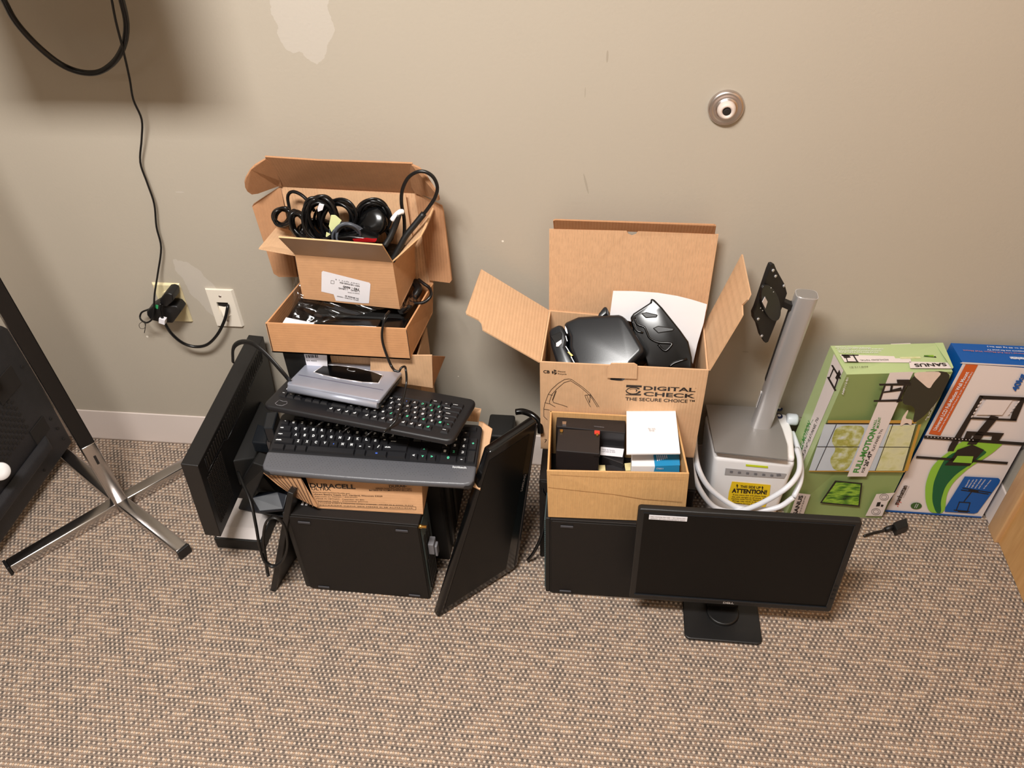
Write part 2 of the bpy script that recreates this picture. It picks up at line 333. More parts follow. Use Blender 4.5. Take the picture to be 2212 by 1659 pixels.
# ---------------------------------------------------------------- the setting
XR = .985
struct(MB().box((-3, -4.2, -.05), (XR+.1, .1, 0)).build('floor', M['carpet']))
struct(MB().box((-3, 0, 0), (XR+.1, .1, 2.7)).build('wall_back', M['wall']))
struct(MB().box((XR, -.131, 0), (XR+.1, 0, 2.7)).box((XR, -1.12, 2.08), (XR+.1, -.131, 2.7)).box((XR, -4.2, 0), (XR+.1, -1.12, 2.7)).build('wall_right', M['wall']))
struct(MB().box((-3.1, -4.2, 0), (-3, .1, 2.7)).build('wall_left', M['wall']))
struct(MB().box((-3, -4.3, 0), (XR+.1, -4.2, 2.7)).build('wall_front', M['wall']))
struct(MB().box((-3.1, -4.3, 2.7), (XR+.1, .1, 2.8)).build('ceiling', mat('ceiling_tile', (235, 232, 226), .9, bump=.4, bscale=200)))
def board(name, pts): return struct(MB().hexa(pts).build(name, M['base'], bevel=.003))
board('baseboard_back', [V(p) for p in ((-3, -.010, 0), (XR, -.010, 0), (XR, 0, 0), (-3, 0, 0), (-3, -.004, .102), (XR, -.004, .102), (XR, 0, .102), (-3, 0, .102))])
board('baseboard_right', [V(p) for p in ((XR-.012, -.126, 0), (XR, -.126, 0), (XR, -.01, 0), (XR-.012, -.01, 0), (XR-.005, -.126, .102), (XR, -.126, .102), (XR, -.01, .102), (XR-.005, -.01, .102))])
cas = struct(MB().box((XR-.018, -.176, 0), (XR, -.126, 2.12)).box((XR-.018, -1.17, 2.07), (XR, -.176, 2.12)).box((XR-.018, -1.17, 0), (XR, -1.12, 2.07)).build('trim_1', M['maplef'], bevel=.004, seg=3))
dr = struct(MB().box((XR-.008, -1.12, .004), (XR+.03, -.176, 2.07)).build('door_1', M['maple']))
MB().lathe([(.0, 0), (.026, 0), (.028, .006), (.012, .012), (.012, .04), (.026, .05), (.028, .062), (.02, .07), (0, .071)], (XR-.008, -1.05, .96), (-1, 0, 0)).build('door_handle', M['nickel'], dr)

# door stop on the wall
P = at(1568, 231, y=0)
t = thing('door_stop', P, 'round satin metal wall door stop with a pale rubber centre, high on the wall', 'door stop')
MB().lathe([(.0315, 0), (.033, .002), (.0325, .006), (.029, .010), (.025, .009), (.021, .0075), (.018, .009), (.017, .012)], P, (0, -1, 0)).build('metal_rim', M['nickel'], t)
MB().lathe([(.017, .008), (.0168, .016), (.015, .021), (.012, .024), (.009, .0235), (.008, .020)], P, (0, -1, 0)).build('rubber_bumper', mat('pale_rubber', (215, 200, 190), .5), t)
MB().lathe([(.0078, .0185), (.0078, .0205), (.003, .0215)], P, (0, -1, 0)).build('screw_hole', M['hole'], t)

# wall plates
t = thing('outlet_plate', (-1.013, 0, .482), 'ivory plastic wall outlet plate with two black plugs in it', 'wall plate')
px, pz = -1.013, .482
pm = MB(); pm.hexa([V((px-.035, 0, pz-.057)), V((px+.035, 0, pz-.057)), V((px+.035, 0, pz+.057)), V((px-.035, 0, pz+.057)), V((px-.031, -.006, pz-.053)), V((px+.031, -.006, pz-.053)), V((px+.031, -.006, pz+.053)), V((px-.031, -.006, pz+.053))])
pm.build('plate', M['ivory'], t, bevel=.0015)
for dz in (.02, -.02): MB().lathe([(.017, 0), (.017, .0075), (.0155, .0085)], (px, 0, pz+dz), (0, -1, 0)).build('receptacle', M['ivory'], t)
px, pz = -.885, .4735
t = thing('cable_plate', (px, 0, pz), 'almond wall plate with an open cable slot, right of the outlet', 'wall plate')
def ring(m, x0, x1, z0, z1, X0, X1, Z0, Z1, y, y2):
    o = [(X0, Z0), (X1, Z0), (X1, Z1), (X0, Z1)]; i = [(x0, z0), (x1, z0), (x1, z1), (x0, z1)]; b = len(m.v)
    m.add([V((a, y, c)) for a, c in o]+[V((a, y, c)) for a, c in i]+[V((a+(.004 if a < px else -.004)*-1, 0, c)) for a, c in o]+[V((a, y2, c)) for a, c in i],
          [(k, (k+1) % 4, 4+(k+1) % 4, 4+k) for k in range(4)]+[(k, (k+1) % 4, 8+(k+1) % 4, 8+k) for k in range(4)]+[(4+k, 4+(k+1) % 4, 12+(k+1) % 4, 12+k) for k in range(4)])
m = MB(); ring(m, px-.014, px+.014, pz-.018, pz+.018, px-.031, px+.031, pz-.053, pz+.053, -.006, -.0005); m.build('plate', M['almond'], t)
m = MB(); m.add([V((px-.014, -.001, pz-.001)), V((px+.014, -.001, pz-.001)), V((px+.014, -.001, pz+.018)), V((px-.014, -.001, pz+.018))], [(0, 1, 2, 3)]); m.build('slot', M['hole'], t)
m = MB(); m.add([V((px-.014, -.001, pz+.004)), V((px+.014, -.001, pz+.004)), V((px+.014, -.0055, pz-.018)), V((px-.014, -.0055, pz-.018)), V((px, -.016, pz-.022)), V((px, -.004, pz+.004))], [(0, 5, 4, 3), (5, 1, 2, 4)]); m.build('cable_scoop', M['almond'], t)
for dz in (.036, -.036): MB().lathe([(.003, .005), (.003, .007), (.001, .0072)], (px, 0, pz+dz), (0, -1, 0)).build('screw', M['nickel'], t)
# plugs in the outlet
a = at(352, 676, y=-.022)
t = thing('power_adapter', a, 'flat black power adapter with a green dot in the outlet, thin cord rising', 'power adapter')
m = MB(); m.prism([at(*S6(p), y=-.040) for p in ((235, 740), (270, 700), (350, 650), (420, 640), (660, 665), (725, 735), (640, 850), (600, 905), (440, 895), (290, 860), (240, 790))], (0, .034, 0)); m.build('housing', M['rubber'], t, bevel=.004, seg=3)
MB().lathe([(.006, 0), (.0058, .0006)], at(*S6((385, 668)), y=-.0405), (0, -1, 0)).build('sticker', M['green'], t)
cord = [(240, -8, -.10), (250, 45, -.09), (266, 108, -.07), (280, 170, -.05), (288, 215, -.035), (306, 258, -.02), (306, 300, -.014), (303, 350, -.01), (318, 395, -.01), (333, 440, -.01), (338, 490, -.01), (348, 535, -.012), (341, 590, -.016), (334, 635, -.04), (332, 672, -.047), (328, 690, -.05), (315, 697, -.045), (303, 688, -.03), (306, 675, -.025), (322, 668, -.03)]
MB().tube([at(u, v, y=y) for u, v, y in cord], .0022).build('cord', M['cable'], t)
MB().tube([at(u, v, y=y) for u, v, y in [(312, 694, -.04), (301, 700, -.035), (303, 709, -.03), (312, 709, -.03), (315, 700, -.035)]], .0006, closed=True).tube([at(u, v, y=y) for u, v, y in [(311, 694, -.04), (314, 704, -.03), (312, 719, -.03)]], .0009).build('twist_tie', M['cable'], t)
a = at(360, 645, y=-.02)
t = thing('plug_in_cord', a, 'black power plug in the outlet whose cord droops into the cable slot', 'power cord')
MB().prism([at(*S6(p), y=-.048) for p in ((415, 575), (490, 485), (540, 478), (600, 500), (612, 590), (520, 670), (440, 650))], (0, .04, 0)).build('plug', M['rubber'], t, bevel=.003, seg=3)
MB().tube([at(u, v, y=y) for u, v, y in [(347, 655, -.052), (345, 668, -.057), (350, 685, -.057), (357, 700, -.055), (372, 722, -.045), (395, 741, -.035), (422, 749, -.03), (448, 744, -.028), (470, 722, -.026), (485, 692, -.022), (491, 668, -.014), (492, 658, -.006)]], .0038).build('cord', M['cable'], t)
a = at(*S6((466, 858)), y=-.058)
m = MB().box((-.007, -.006, -.007), (.007, .006, .007), Fr(a, 0, 0, 20)); m.build('tag', M['label'], t)

# television above and the cables hanging from it
t = thing('mounted_screen', (-.9, -.2, 1.25), 'black screen mounted on the wall above the hanging cables, just its underside showing', 'screen')
MB().box((-1.10, -.255, 1.241), (-.72, -.21, 1.55)).build('cabinet', M['black'], t, bevel=.004)
MB().box((-.98, -.21, 1.34), (-.84, 0, 1.5)).build('wall_bracket', M['steel'], t)
m = MB().tube([at(u, v, y=y) for u, v, y in [(-25, -60, -.15), (8, 0, -.11), (35, 48, -.09), (80, 98, -.07), (130, 138, -.055), (175, 156, -.05), (215, 155, -.05), (248, 132, -.055), (268, 95, -.065), (273, 50, -.08), (263, 0, -.10), (258, -22, -.11)]], .0055)
tag(m.build('thick_cable', M['cable']), 'thick black cable hanging in a deep loop at the top left', 'cable')

# chrome stand with a crossed foot
hx, hy = -1.195, -.243
t = thing('display_stand', (hx, hy, 0), 'tall chrome pole stand on a crossed four-legged foot', 'stand')
SL = -.045
fd = at(26, 1232, z=0)-V((hx, hy, 0)); fa_ = math.degrees(math.atan2(fd.y, fd.x))+90; fpz = Fr((hx, hy, 0), fa_); m = MB(); a = .017

def post(x0, x1, y0, y1, z0, z1): k0, k1 = V((SL*z0, 0, 0)), V((SL*z1, 0, 0)); return MB().hexa([fpz(x, y, z0)+k0 for x, y in ((x0, y0), (x1, y0), (x1, y1), (x0, y1))]+[fpz(x, y, z1)+k1 for x, y in ((x0, y0), (x1, y0), (x1, y1), (x0, y1))])
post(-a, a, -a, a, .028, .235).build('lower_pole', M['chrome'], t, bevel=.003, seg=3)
post(-a, a, -a, a, .235, 1.22).build('pole', M['gloss'], t, bevel=.002)  # upper chrome pole, its dark reflection put in as a gloss black colour
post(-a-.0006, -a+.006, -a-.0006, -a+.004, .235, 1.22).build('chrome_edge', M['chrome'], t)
MB().box((a-.001, -.003, .13), (a+.0006, .003, .20), Fr((hx-.0085, hy, 0), fa_)).build('slot', M['hole'], t)
ends = [at(26, 1232, z=0), at(400, 1198, z=0), None, at(138, 985, z=0)]
ends[2] = V((hx, hy, 0))*2-ends[0]
ends[2] = V((hx, hy, 0))+(ends[2]-V((hx, hy, 0)))*.78
for i, e in enumerate(ends):
    c = V((hx, hy, 0)); d = (e-c); d.z = 0; L = d.length; d.normalize(); s = V((-d.y, d.x, 0))*.0165
    e = c+d*L
    zc, ze = .032, .028
    b = c+d*.012
    m = MB().hexa([b-s, e-s, e+s, b+s, b-s+V((0, 0, zc)), e-s+V((0, 0, ze)), e+s+V((0, 0, ze)), b+s+V((0, 0, zc))]); lg = m.build('foot', M['chrome'], t, bevel=.004, seg=3)
    e2 = e+d*.007
    MB().hexa([e-s*1.03, e2-s*1.03, e2+s*1.03, e+s*1.03, e-s*1.03+V((0, 0, ze+.001)), e2-s*1.03+V((0, 0, ze)), e2+s*1.03+V((0, 0, ze)), e+s*1.03+V((0, 0, ze+.001))]).build('end_cap', M['rubber'], lg, bevel=.002)

# big flat panel back behind the pole
X = -1.415
def TP(p, x=X): return at(*p, x=x)
t = thing('flat_panel_television', (X, -.25, .034), 'dusty black back of a flat panel television standing behind the chrome pole', 'television')
yb = -.06
m = MB(); prof = [(yb, .034), (yb, .42), (yb-.02, .452), (-1.0, .46), (-1.0, .034)]
m.prism([V((X, y, z)) for y, z in prof], (-.045, 0, 0)); m.build('rear_cover', M['dusty'], t, bevel=.008, seg=3)
m = MB()
for (y0, y1, z0, z1) in ((-.95, -.13, .10, .125), (-.95, -.17, .36, .39)):
    m.hexa([V((X+.0, y0, z0-.012)), V((X, y1, z0-.012)), V((X, y1, z1+.012)), V((X, y0, z1+.012)), V((X+.018, y0, z0)), V((X+.018, y1-.02, z0)), V((X+.018, y1-.02, z1)), V((X+.018, y0, z1))])
m.build('raised_rib', M['dusty'], t, bevel=.005, seg=3)
m = MB()
for k in range(11):
    for j in range(24):
        m.box((X, -.62+j*.019+(k % 2)*.009, .185+k*.0105), (X+.0012, -.61+j*.019+(k % 2)*.009, .191+k*.0105))
m.build('vent', M['hole'], t)
MB().box((X, -.20, .30), (X+.002, -.12, .36)).build('recess', M['hole'], t); MB().box((X, -.17, .135), (X+.002, -.11, .18)).build('recess', M['hole'], t)
m = MB()
for y, z in ((-.085, .11), (-.09, .15), (-.085, .07), (-.09, .33), (-.19, .06)): m.lathe([(.004, 0), (.004, .0015)], (X, y, z), (1, 0, 0), n=12)
m.build('screw_hole', M['hole'], t)
a = at(0, 1018, x=X+.03)
t = thing('leveling_foot', a, 'round white plastic levelling foot on a metal stem at the left edge', 'foot')
MB().lathe([(.02, 0), (.022, .004), (.02, .009), (.008, .011)], a, (.75, -.5, .45)).build('pad', M['white'], t)
MB().lathe([(.0055, 0), (.0055, .034)], a, (-.85, .2, -.3)).build('stem', M['nickel'], t)

# ---------------------------------------------------------------- left heap
# monitor A seen from its back
fa = Fr((-.852, -.432, .158), .1, 1.7, 4.7)
W_, D_, H_ = .037, .415, .243
t = thing('monitor_back_view', (-.80, -.30, 0), 'large black monitor seen from its vented back, left of the heap', 'monitor')
m = MB().box((0, 0, 0), (W_, D_, H_), fa); m.build('rear_cover', M['black'], t, bevel=.002)
m = MB()
for k in range(34):
    y = .035+k*.0105
    if y < D_-.03: m.box((W_, y, H_-.045-(.012 if 8 < k < 24 else 0)), (W_+.001, y+.004, H_-.012), fa)
m.build('vent', M['hole'], t)
m = MB()
for a_, b_ in (((.03, H_-.052), (.12, H_-.052)), ((.12, H_-.052), (.135, H_-.066)), ((.135, H_-.066), (.25, H_-.066)), ((.25, H_-.066), (.265, H_-.052)), ((.265, H_-.052), (.38, H_-.052)), ((.38, H_-.052), (.38, H_-.01)), ((.03, H_-.052), (.03, H_-.01))):
    m.tube([fa(W_, a_[0], a_[1]), fa(W_, b_[0], b_[1])], .0009, n=5, sub=1)
m.build('trim_line', M['grey'], t)
m = MB()
for j in range(30):
    for k in range(9): m.box((W_, .018+k*.009, .03+j*.0052), (W_+.0012, .024+k*.009, .0322+j*.0052), fa)
m.build('speaker_grille', M['hole'], t)
m = MB().hexa([fa(W_, .13, .02), fa(W_, .33, .02), fa(W_, .33, .11), fa(W_, .13, .11), fa(W_+.04, .16, .04), fa(W_+.04, .30, .04), fa(W_+.04, .30, .095), fa(W_+.04, .16, .095)]); m.build('hinge_housing', M['blackm'], t, bevel=.004, seg=3)
m = MB().hexa([V((-.84, -.33, .010)), V((-.72, -.30, .060)), V((-.72, -.16, .060)), V((-.84, -.16, .010)), V((-.84, -.33, .018)), V((-.72, -.30, .070)), V((-.72, -.16, .070)), V((-.84, -.16, .018))])
m = MB().prism([fa(.045, .17, .10), fa(.045, .17, .0), V((-.79, -.26, .058)), V((-.76, -.26, .058)), V((-.75, -.26, .11))], (0, .10, 0)); m.build('stand_arm', M['blackm'], t, bevel=.004)
m = MB().prism([V((-.86, -.27, .052)), V((-.72, -.29, .052)), V((-.70, -.26, .052)), V((-.69, -.10, .052)), V((-.86, -.08, .052))], (0, 0, .008)); m.build('stand_base', M['navy'], t, bevel=.003)
m = MB().box((-.012, .03, -.02), (.004, .10, .05), fa); m.build('button_strip', M['blackm'], t)
MB().prism([at(545, 1075, z=.12), at(560, 1062, z=.12), at(600, 1062, z=.12), at(620, 1068, z=.12), at(612, 1100, z=.10), at(560, 1105, z=.10)], (0, 0, -.008)).build('foot_plate', M['navy'], t, bevel=.002)
MB().hexa([at(500, 1075, z=.10), at(545, 1080, z=.10), at(552, 1060, z=.10), at(510, 1050, z=.10), at(545, 1000, z=.29), at(575, 1010, z=.29), at(590, 985, z=.29), at(560, 975, z=.29)]).build('stand_neck', M['blackm'], t, bevel=.003)
t = thing('low_grey_box', (-.82, -.28, 0), 'low dark unit with a pale grey top under the large monitor', 'box')
A_, B_ = at(470, 1183, z=0), at(572, 1191, z=0)
bx = V((0, .19, 0)); h0 = V((0, 0, .036))
MB().hexa([A_, B_, B_+bx, A_+bx, A_+h0, B_+h0, B_+bx+h0, A_+bx+h0]).build('base', M['blackm'], t, bevel=.002)
q = V((.004, .004, 0)); h1 = V((0, 0, .050))
MB().hexa([A_+h0+q, B_+h0+V((-.004, .004, 0)), B_+bx+h0, A_+bx+h0+q, A_+h1+V((.008, .03, -.004)), B_+h1+V((-.02, .03, 0)), B_+bx+h1+V((-.02, -.01, 0)), A_+bx+h1+V((.008, -.01, 0))]).build('pale_top', M['modem'], t, bevel=.002)
# thin slab leaning on the tower
fs = Fr((-.727, -.46, .001), -8.7, -5.8, 17.2)
t = thing('thin_flat_panel', fs.o, 'thin black flat panel standing on edge and leaning on the left tower', 'flat panel')
MB().box((0, 0, 0), (.0135, .175, .355), fs).build('cover', M['black'], t, bevel=.002)
MB().box((-.001, .012, .012), (0, .165, .34), fs).build('screen', M['screen'], t)
m = MB()

def tower(name, x, y, yaw, wd, d, h, label, feet, parts=True, slot=True):
    fr = Fr((x, y, 0.001), yaw)
    t = thing(name, fr(wd/2, d/2), label, 'computer', 'desktop computers on the floor')
    MB().box((0, .0022, 0), (wd, d, h), fr).build('case', M['steel'], t, bevel=.0015)
    MB().box((.004, 0, .003), (wd-.002, .003, h-.004), fr).build('side_panel', M['steel'], t, bevel=.001)
    for fx, fz in feet: MB().box((fx, -.0028, fz), (fx+.027, 0, fz+.006), fr).build('foot', M['rubberg'], t, bevel=.001)
    return t, fr
h1_ = .266
t, fr = tower('desktop_computer', -.634, -.446, -1.07, .285, .088, h1_, 'black desktop computer standing on edge under the battery carton', [(.022, .244), (.235, .244), (.022, .010), (.237, .010)])
MB().box((-.012, .004, -.0), (0, .086, h1_), fr).build('front_bezel', M['black'], t, bevel=.003)
m = MB().box((.285, .012, .01), (.2862, .08, .25), fr); m.build('port_panel', M['nickel'] if 0 else M['teal'], t)
m = MB()
for k in range(5): m.box((.2862, .02+k*.011, .02), (.289, .026+k*.011, .12), fr)
m.build('expansion_slot', M['blackm'], t)
MB().lathe([(.0045, 0), (.0045, .008), (.0035, .009), (.0035, .018)], fr(.283, .006, h1_-.008), (1, 0, 0), n=16).build('screw', M['brass'], t)
m = MB().box((.289, .03, .13), (.302, .055, .165), fr).box((.302, .034, .12), (.308, .05, .155), fr); m.build('port_connector', M['inkg'], t, bevel=.002)
m = MB()
for k in range(3): m.box((.2862, .02+k*.018, .05), (.2875, .031+k*.018, .2), fr)
m.build('vent_slot', M['hole'], t)
m = MB().box((.022, .03, h1_), (.027, .06, h1_+.0008), fr).box((.031, .03, h1_), (.036, .06, h1_+.0008), fr); m.build('status_mark', M['label'], t)
t, fr2 = tower('desktop_computer', -.62, -.338, 0, .298, .225, .264, 'black computer case standing behind the battery carton, only its right end showing', [])
m = MB().box((.298, .03, .02), (.304, .05, .25), fr2).box((.298, .10, .02), (.301, .12, .25), fr2); m.build('rail', M['black'], t)

# Duracell carton with splayed flaps
t = thing('battery_carton', (-.46, -.35, .27), 'open battery carton with black print under the lower keyboard', 'carton')
zb, zt = .2685, .366
b0, b1 = at(685, 1098, z=zb), at(914, 1111, z=zb); t0, t1 = at(660, 1030, z=zt-.02), at(911, 1040, z=zt-.02)
dp = V((-.005, .135, 0)); TH = .003
def carton(bl, br, tl, tr, dp, th, mt, mtin, name='body', parent=None, dtop=None):
    dt = dtop or dp; m = MB()
    m.slab([bl, br, tr, tl], th); e_ = dp.normalized()*th*.6; g_ = (tr-tl).normalized()*th*.15; m.prism([br+e_-g_, br+dp-g_, tr+dt-g_, tr+e_-g_], (tl-tr).normalized()*th); m.prism([bl+e_+g_, bl+dp+g_, tl+dt+g_, tl+e_+g_], (tr-tl).normalized()*th)
    m.prism([bl+dp, br+dp, tr+dt, tl+dt], -dp.normalized()*th); m.prism([bl, br, br+dp, bl+dp], (0, 0, th)); return m.build(name, mt, parent)
carton(b0, b1, t0, t1, dp, TH, M['cards'], None, 'body', t)
fp = off(plane(b0, b1, t0), .0006)
m = MB(); m.textpx('DURACELL', C5((310, 182)), C5((650, 194)), 8.5, fp, bold=.03); m.textpx('ULTRA', C5((322, 202)), C5((466, 207)), 5.6, fp, bold=.01)
m.textpx('DURA8-', C5((902, 184)), C5((1035, 182)), 5.5, fp, bold=.02); m.textpx('SEALED NON-SPILLABLE BATTERY', C5((800, 196)), C5((1070, 200)), 3, fp, bold=.01); m.textpx('BATERIA DE PLOMO-ACIDO SELLADO', C5((752, 209)), C5((1072, 212)), 3, fp, bold=.01)
m.textpx('Distributed by/Distribuido por', C5((332, 222)), C5((610, 232)), 2.4, fp); m.textpx('Ascent Battery Supply, LLC, Hartland, Wisconsin 53029', C5((342, 238)), C5((850, 254)), 2.8, fp, bold=.01)
m.textpx('Fabricado en Vietnam / distribuido', C5((350, 254)), C5((664, 260)), 2.2, fp); m.textpx('MADE IN VIETNAM - Capacidad 12V 8Ah', C5((356, 270)), C5((715, 280)), 2.3, fp); m.textpx('Contains lead - Contiene plomo', C5((366, 286)), C5((742, 294)), 2.2, fp)
m.line([C5((372, 288)), C5((1100, 328)), C5((1100, 350)), C5((378, 322))], fp, .5, closed=True)
m.textpx('CHARGE EVERY 6 MONTHS WHEN STORED - STORE IN A COOL PLACE', C5((384, 302)), C5((1080, 322)), 1.8, fp); m.textpx('RECARGAR CADA SEIS MESES SI SE ALMACENA', C5((384, 318)), C5((1080, 342)), 1.8, fp)
m.build('lettering', M['ink'], t)
# left fluted flap
hb, hf = t0, t0+dp
pf = [at(570, 1023, z=.345), at(645, 1036, z=.348), at(672, 1094, z=.30), at(690, 1096, z=.285), at(640, 1074, z=.30)]
pf = [at(569, 1022, z=.36), at(648, 1035, z=.362), at(684, 1096, z=.29), at(640, 1075, z=.30), at(600, 1048, z=.33)]
fl = MB().slab(pf, .004); fo = fl.build('flap', M['cards'], t)
pl_ = plane(pf[0], pf[1], pf[2]); m = MB(); pl_ = off(pl_, .0012)
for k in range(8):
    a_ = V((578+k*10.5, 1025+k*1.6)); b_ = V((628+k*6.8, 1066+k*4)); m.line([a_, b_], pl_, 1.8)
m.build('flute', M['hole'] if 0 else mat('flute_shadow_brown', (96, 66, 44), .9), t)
MB().slab([at(T7((1010, 880))[0], T7((1010, 880))[1], z=.372), at(*T7((1050, 885)), z=.378), at(*T7((1158, 965)), z=.372), at(*T7((1100, 1280)), z=.362), at(*T7((1020, 1645)), z=.345), at(*T7((930, 1600)), z=.35)], .004).build('flap', M['card'], t)
MB().slab([at(*T7((800, 870)), y=-.215), at(*T7((885, 720)), y=-.208), at(*T7((950, 735)), y=-.205), at(*T7((1034, 748)), y=-.20), at(*T7((1005, 890)), y=-.215)], .004).build('flap', M['card'], t)

# lower keyboard
LROWS = [[('', 1.45), ('', 1.25), ('', 1.25), ('', 5.35), ('', 1.25), ('B', 2.35), ('', 2.1)],
         [('shift', 2.25)]+[(c, 1) for c in 'ZXCVBNM,./']+[('shift', 2.75)],
         [('caps', 1.75)]+[(c, 1) for c in "ASDFGHJKL;'"]+[('enter', 2.25)],
         [('tab', 1.5)]+[(c, 1) for c in 'QWERTYUIOP[]']+[('\\', 1.5)],
         [('`', 1)]+[(c, 1) for c in '1234567890-=']+[('', 2)]]
def keys(parent, fr, x0, y0, U, V_, z, rows, rot=False, legs=None, xspan=None):
    for r, row in enumerate(rows):
        x = x0
        for (c, wd) in row:
            if c is None: x += wd*U; continue
            g = .0014; ya = y0+r*V_+.0006; yb_ = y0+(r+1)*V_-.0012; xa = x+g/2; xb = x+wd*U-g/2; x += wd*U
            if rot: xa, xb = xspan-xb, xspan-xa
            m = MB().key(xa, ya, xb, yb_, z, z+.006, .0018, fr)
            mi = 1
            if c.startswith('~'): mi = 2; c = c[1:]
            if c == 'B': m.box((xa+(xb-xa)*.45, ya+.006, z+.0058), (xa+(xb-xa)*.55, ya+.0085, z+.0064), fr, 3)
            elif c:
                h = .0056 if len(c) == 1 else .0028; wl = {1: .0048}.get(len(c), min(.0024*len(c), (xb-xa)*.65)); cx = (xa+xb)/2; cy = (ya+yb_)/2
                if len(c) > 1: cx = xa+.0035+wl/2
                A, B, Cc = (fr(cx-wl/2, cy-h/2+.001, z+.0064), fr(cx+wl/2, cy-h/2+.001, z+.0064), fr(cx-wl/2, cy+h/2+.001, z+.0066))
                if rot: A, B, Cc = (fr(cx+wl/2, cy+h/2, z+.0064), fr(cx-wl/2, cy+h/2, z+.0064), fr(cx+wl/2, cy-h/2, z+.0066))
                m.text(c, A, B, Cc, mi, bold=.045)
            m.build('key', [M['keyc'], M['leg'], M['legg'], M['legb']], parent)
def rrect(x0, y0, x1, y1, r, n=5):
    P = []
    for cx, cy, a0 in ((x1-r, y1-r, 0), (x0+r, y1-r, 90), (x0+r, y0+r, 180), (x1-r, y0+r, 270)):
        for k in range(n+1): a = math.radians(a0+90*k/n); P.append((cx+r*math.cos(a), cy+r*math.sin(a)))
    return P
fk = Fr((-.67, -.429, .370), .6, 5.6, 1.6)
KW, KD = .44, .162
t = thing('keyboard', fk(KW/2, KD/2), 'black full-size keyboard with a dotted palm rest, lower of the two', 'keyboard', 'stacked keyboards')
MB().prism([fk(x, y, 0) for x, y in rrect(0, 0, KW, KD, .014)], fk.m@V((0, 0, .014))).build('shell', M['keyb'], t, bevel=.004, seg=3)
out = [(.0, .05), (.001, .014), (.006, .004), (.018, .001)]+[(.02+.4*k/8, -.004*math.sin(math.pi*k/8)) for k in range(9)]+[(KW-.006, .004), (KW-.001, .014), (KW, .05)]
MB().prism([fk(x, y, .002) for x, y in out], fk.m@V((0, 0, .0155))).build('palm_rest', M['rest'], t, bevel=.005, seg=4)
m = MB()
for j in range(8):
    for k in range(60):
        x = .012+k*.007+(j % 2)*.0035
        if random.random() < .85-.5*(x/KW)*(j < 5): m.lathe([(.0006, 0), (.0006, .0003)], fk(x, .012+j*.0045, .0173), fk.m@V((0, 0, 1)), n=5)
o = m.build('grip_dot', M['hole'], t)
for p in o.data.polygons: p.use_smooth = False
m = MB().text('logitech', fk(.392, .040, .0178), fk(.420, .040, .0178), fk(.392, .045, .0178), bold=.02); m.build('lettering', M['leg'], t)
U, VV = .0190, .0166
keys(t, fk, .007, .054, U, VV, .014, LROWS)
keys(t, fk, .298, .054, U, VV, .014, [[('<', 1), ('~v', 1), ('~>', 1)], [(None, 1), ('~^', 1)], [(None, 3)], [('', 1), ('', 1), ('', 1)], [('', 1), ('', 1), ('', 1)]])
keys(t, fk, .361, .054, .0186, VV, .014, [[('~0', 2), ('.', 1)], [('1', 1), ('~2', 1), ('3', 1)], [('4', 1), ('5', 1), ('6', 1)], [('7', 1), ('8', 1), ('9', 1)], [('', 1), ('~/', 1), ('*', 1)]])
keys(t, fk, .361+.0186*3, .054, .0186, VV*2, .014, [[('', 1)], [('~+', 1)]])
keys(t, fk, .030, .054+VV*5+.003, .026, .009, .013, [[('', 1), ('B', 1), ('B', 1)]])
keys(t, fk, .37, .054+VV*5+.002, .060, .013, .013, [[('', 1)]])

# upper keyboard, turned round
fu = Fr((-.685, -.322, .452), -10, -9.2, .1)
KW2, KD2 = .420, .156
t = thing('keyboard', fu(KW2/2, KD2/2), 'black keyboard turned back to front under the silver player, upper of the two', 'keyboard', 'stacked keyboards')
MB().prism([fu(x, y, 0) for x, y in rrect(0, 0, KW2, KD2, .016)], fu.m@V((0, 0, .014))).build('shell', M['keyb'], t, bevel=.005, seg=3)
UR = [[('esc', 1), (None, 1), ('~F', 1), ('F', 1), ('F', 1), ('F', 1), (None, .5), ('F', 1), ('F', 1), ('F', 1), ('F', 1), (None, .5), ('F', 1), ('F', 1), ('F', 1), ('F', 1)]]
U2 = .0178
keys(t, fu, .016, .018, U2, .0145, .013, UR, True, None, KW2)
keys(t, fu, .016, .038, U2, .0172, .013, [[('~`', 1)]+[('~'+c if c in '1357' else c, 1) for c in '1234567890-=']+[('', 2)], [('tab', 1.5)]+[(c, 1) for c in 'QWERTYUIOP[]']+[('', 1.5)], [('caps', 1.75)]+[('~'+c if c in 'S' else c, 1) for c in "ASDFGHJKL;'"]+[('', 2.25)], [('shift', 2.25)]+[('~'+c if c in 'ZXC' else c, 1) for c in 'ZXCVBNM,./']+[('', 2.75)]], True, None, KW2)
keys(t, fu, .016, .038+4*.0172, U2, .0172, .013, [[('ctrl', 1.5), ('*', 1.25), ('alt', 1.25), ('', 6), ('', 1.25), ('', 1.25), ('', 1.25), ('', 1.25)]], True, None, KW2)
keys(t, fu, .016+15.4*U2, .038, U2, .0172, .013, [[('', 1), ('', 1), ('', 1)], [('', 1), ('', 1), ('', 1)], [(None, 3)], [(None, 1), ('', 1)], [('', 1), ('', 1), ('', 1)]], True, None, KW2)
keys(t, fu, .016+18.8*U2, .038, U2, .0172, .013, [[('-', 1), ('-', 1), ('-', 1)], [('7', 1), ('8', 1), ('9', 1)], [('4', 1), ('5', 1), ('6', 1)], [('1', 1), ('2', 1), ('3', 1)], [('0', 2), ('.', 1)]], True, None, KW2)
m = MB()
sh = [(.028, .012), (.036, .008), (.046, .009), (.052, .018), (.048, .026), (.040, .024), (.030, .026)]
for k in range(len(sh)): m.tube([fu(sh[k][0]-.004, sh[k][1], .0145), fu(sh[(k+1) % len(sh)][0]-.004, sh[(k+1) % len(sh)][1], .0145)], .0006, n=5, sub=1)
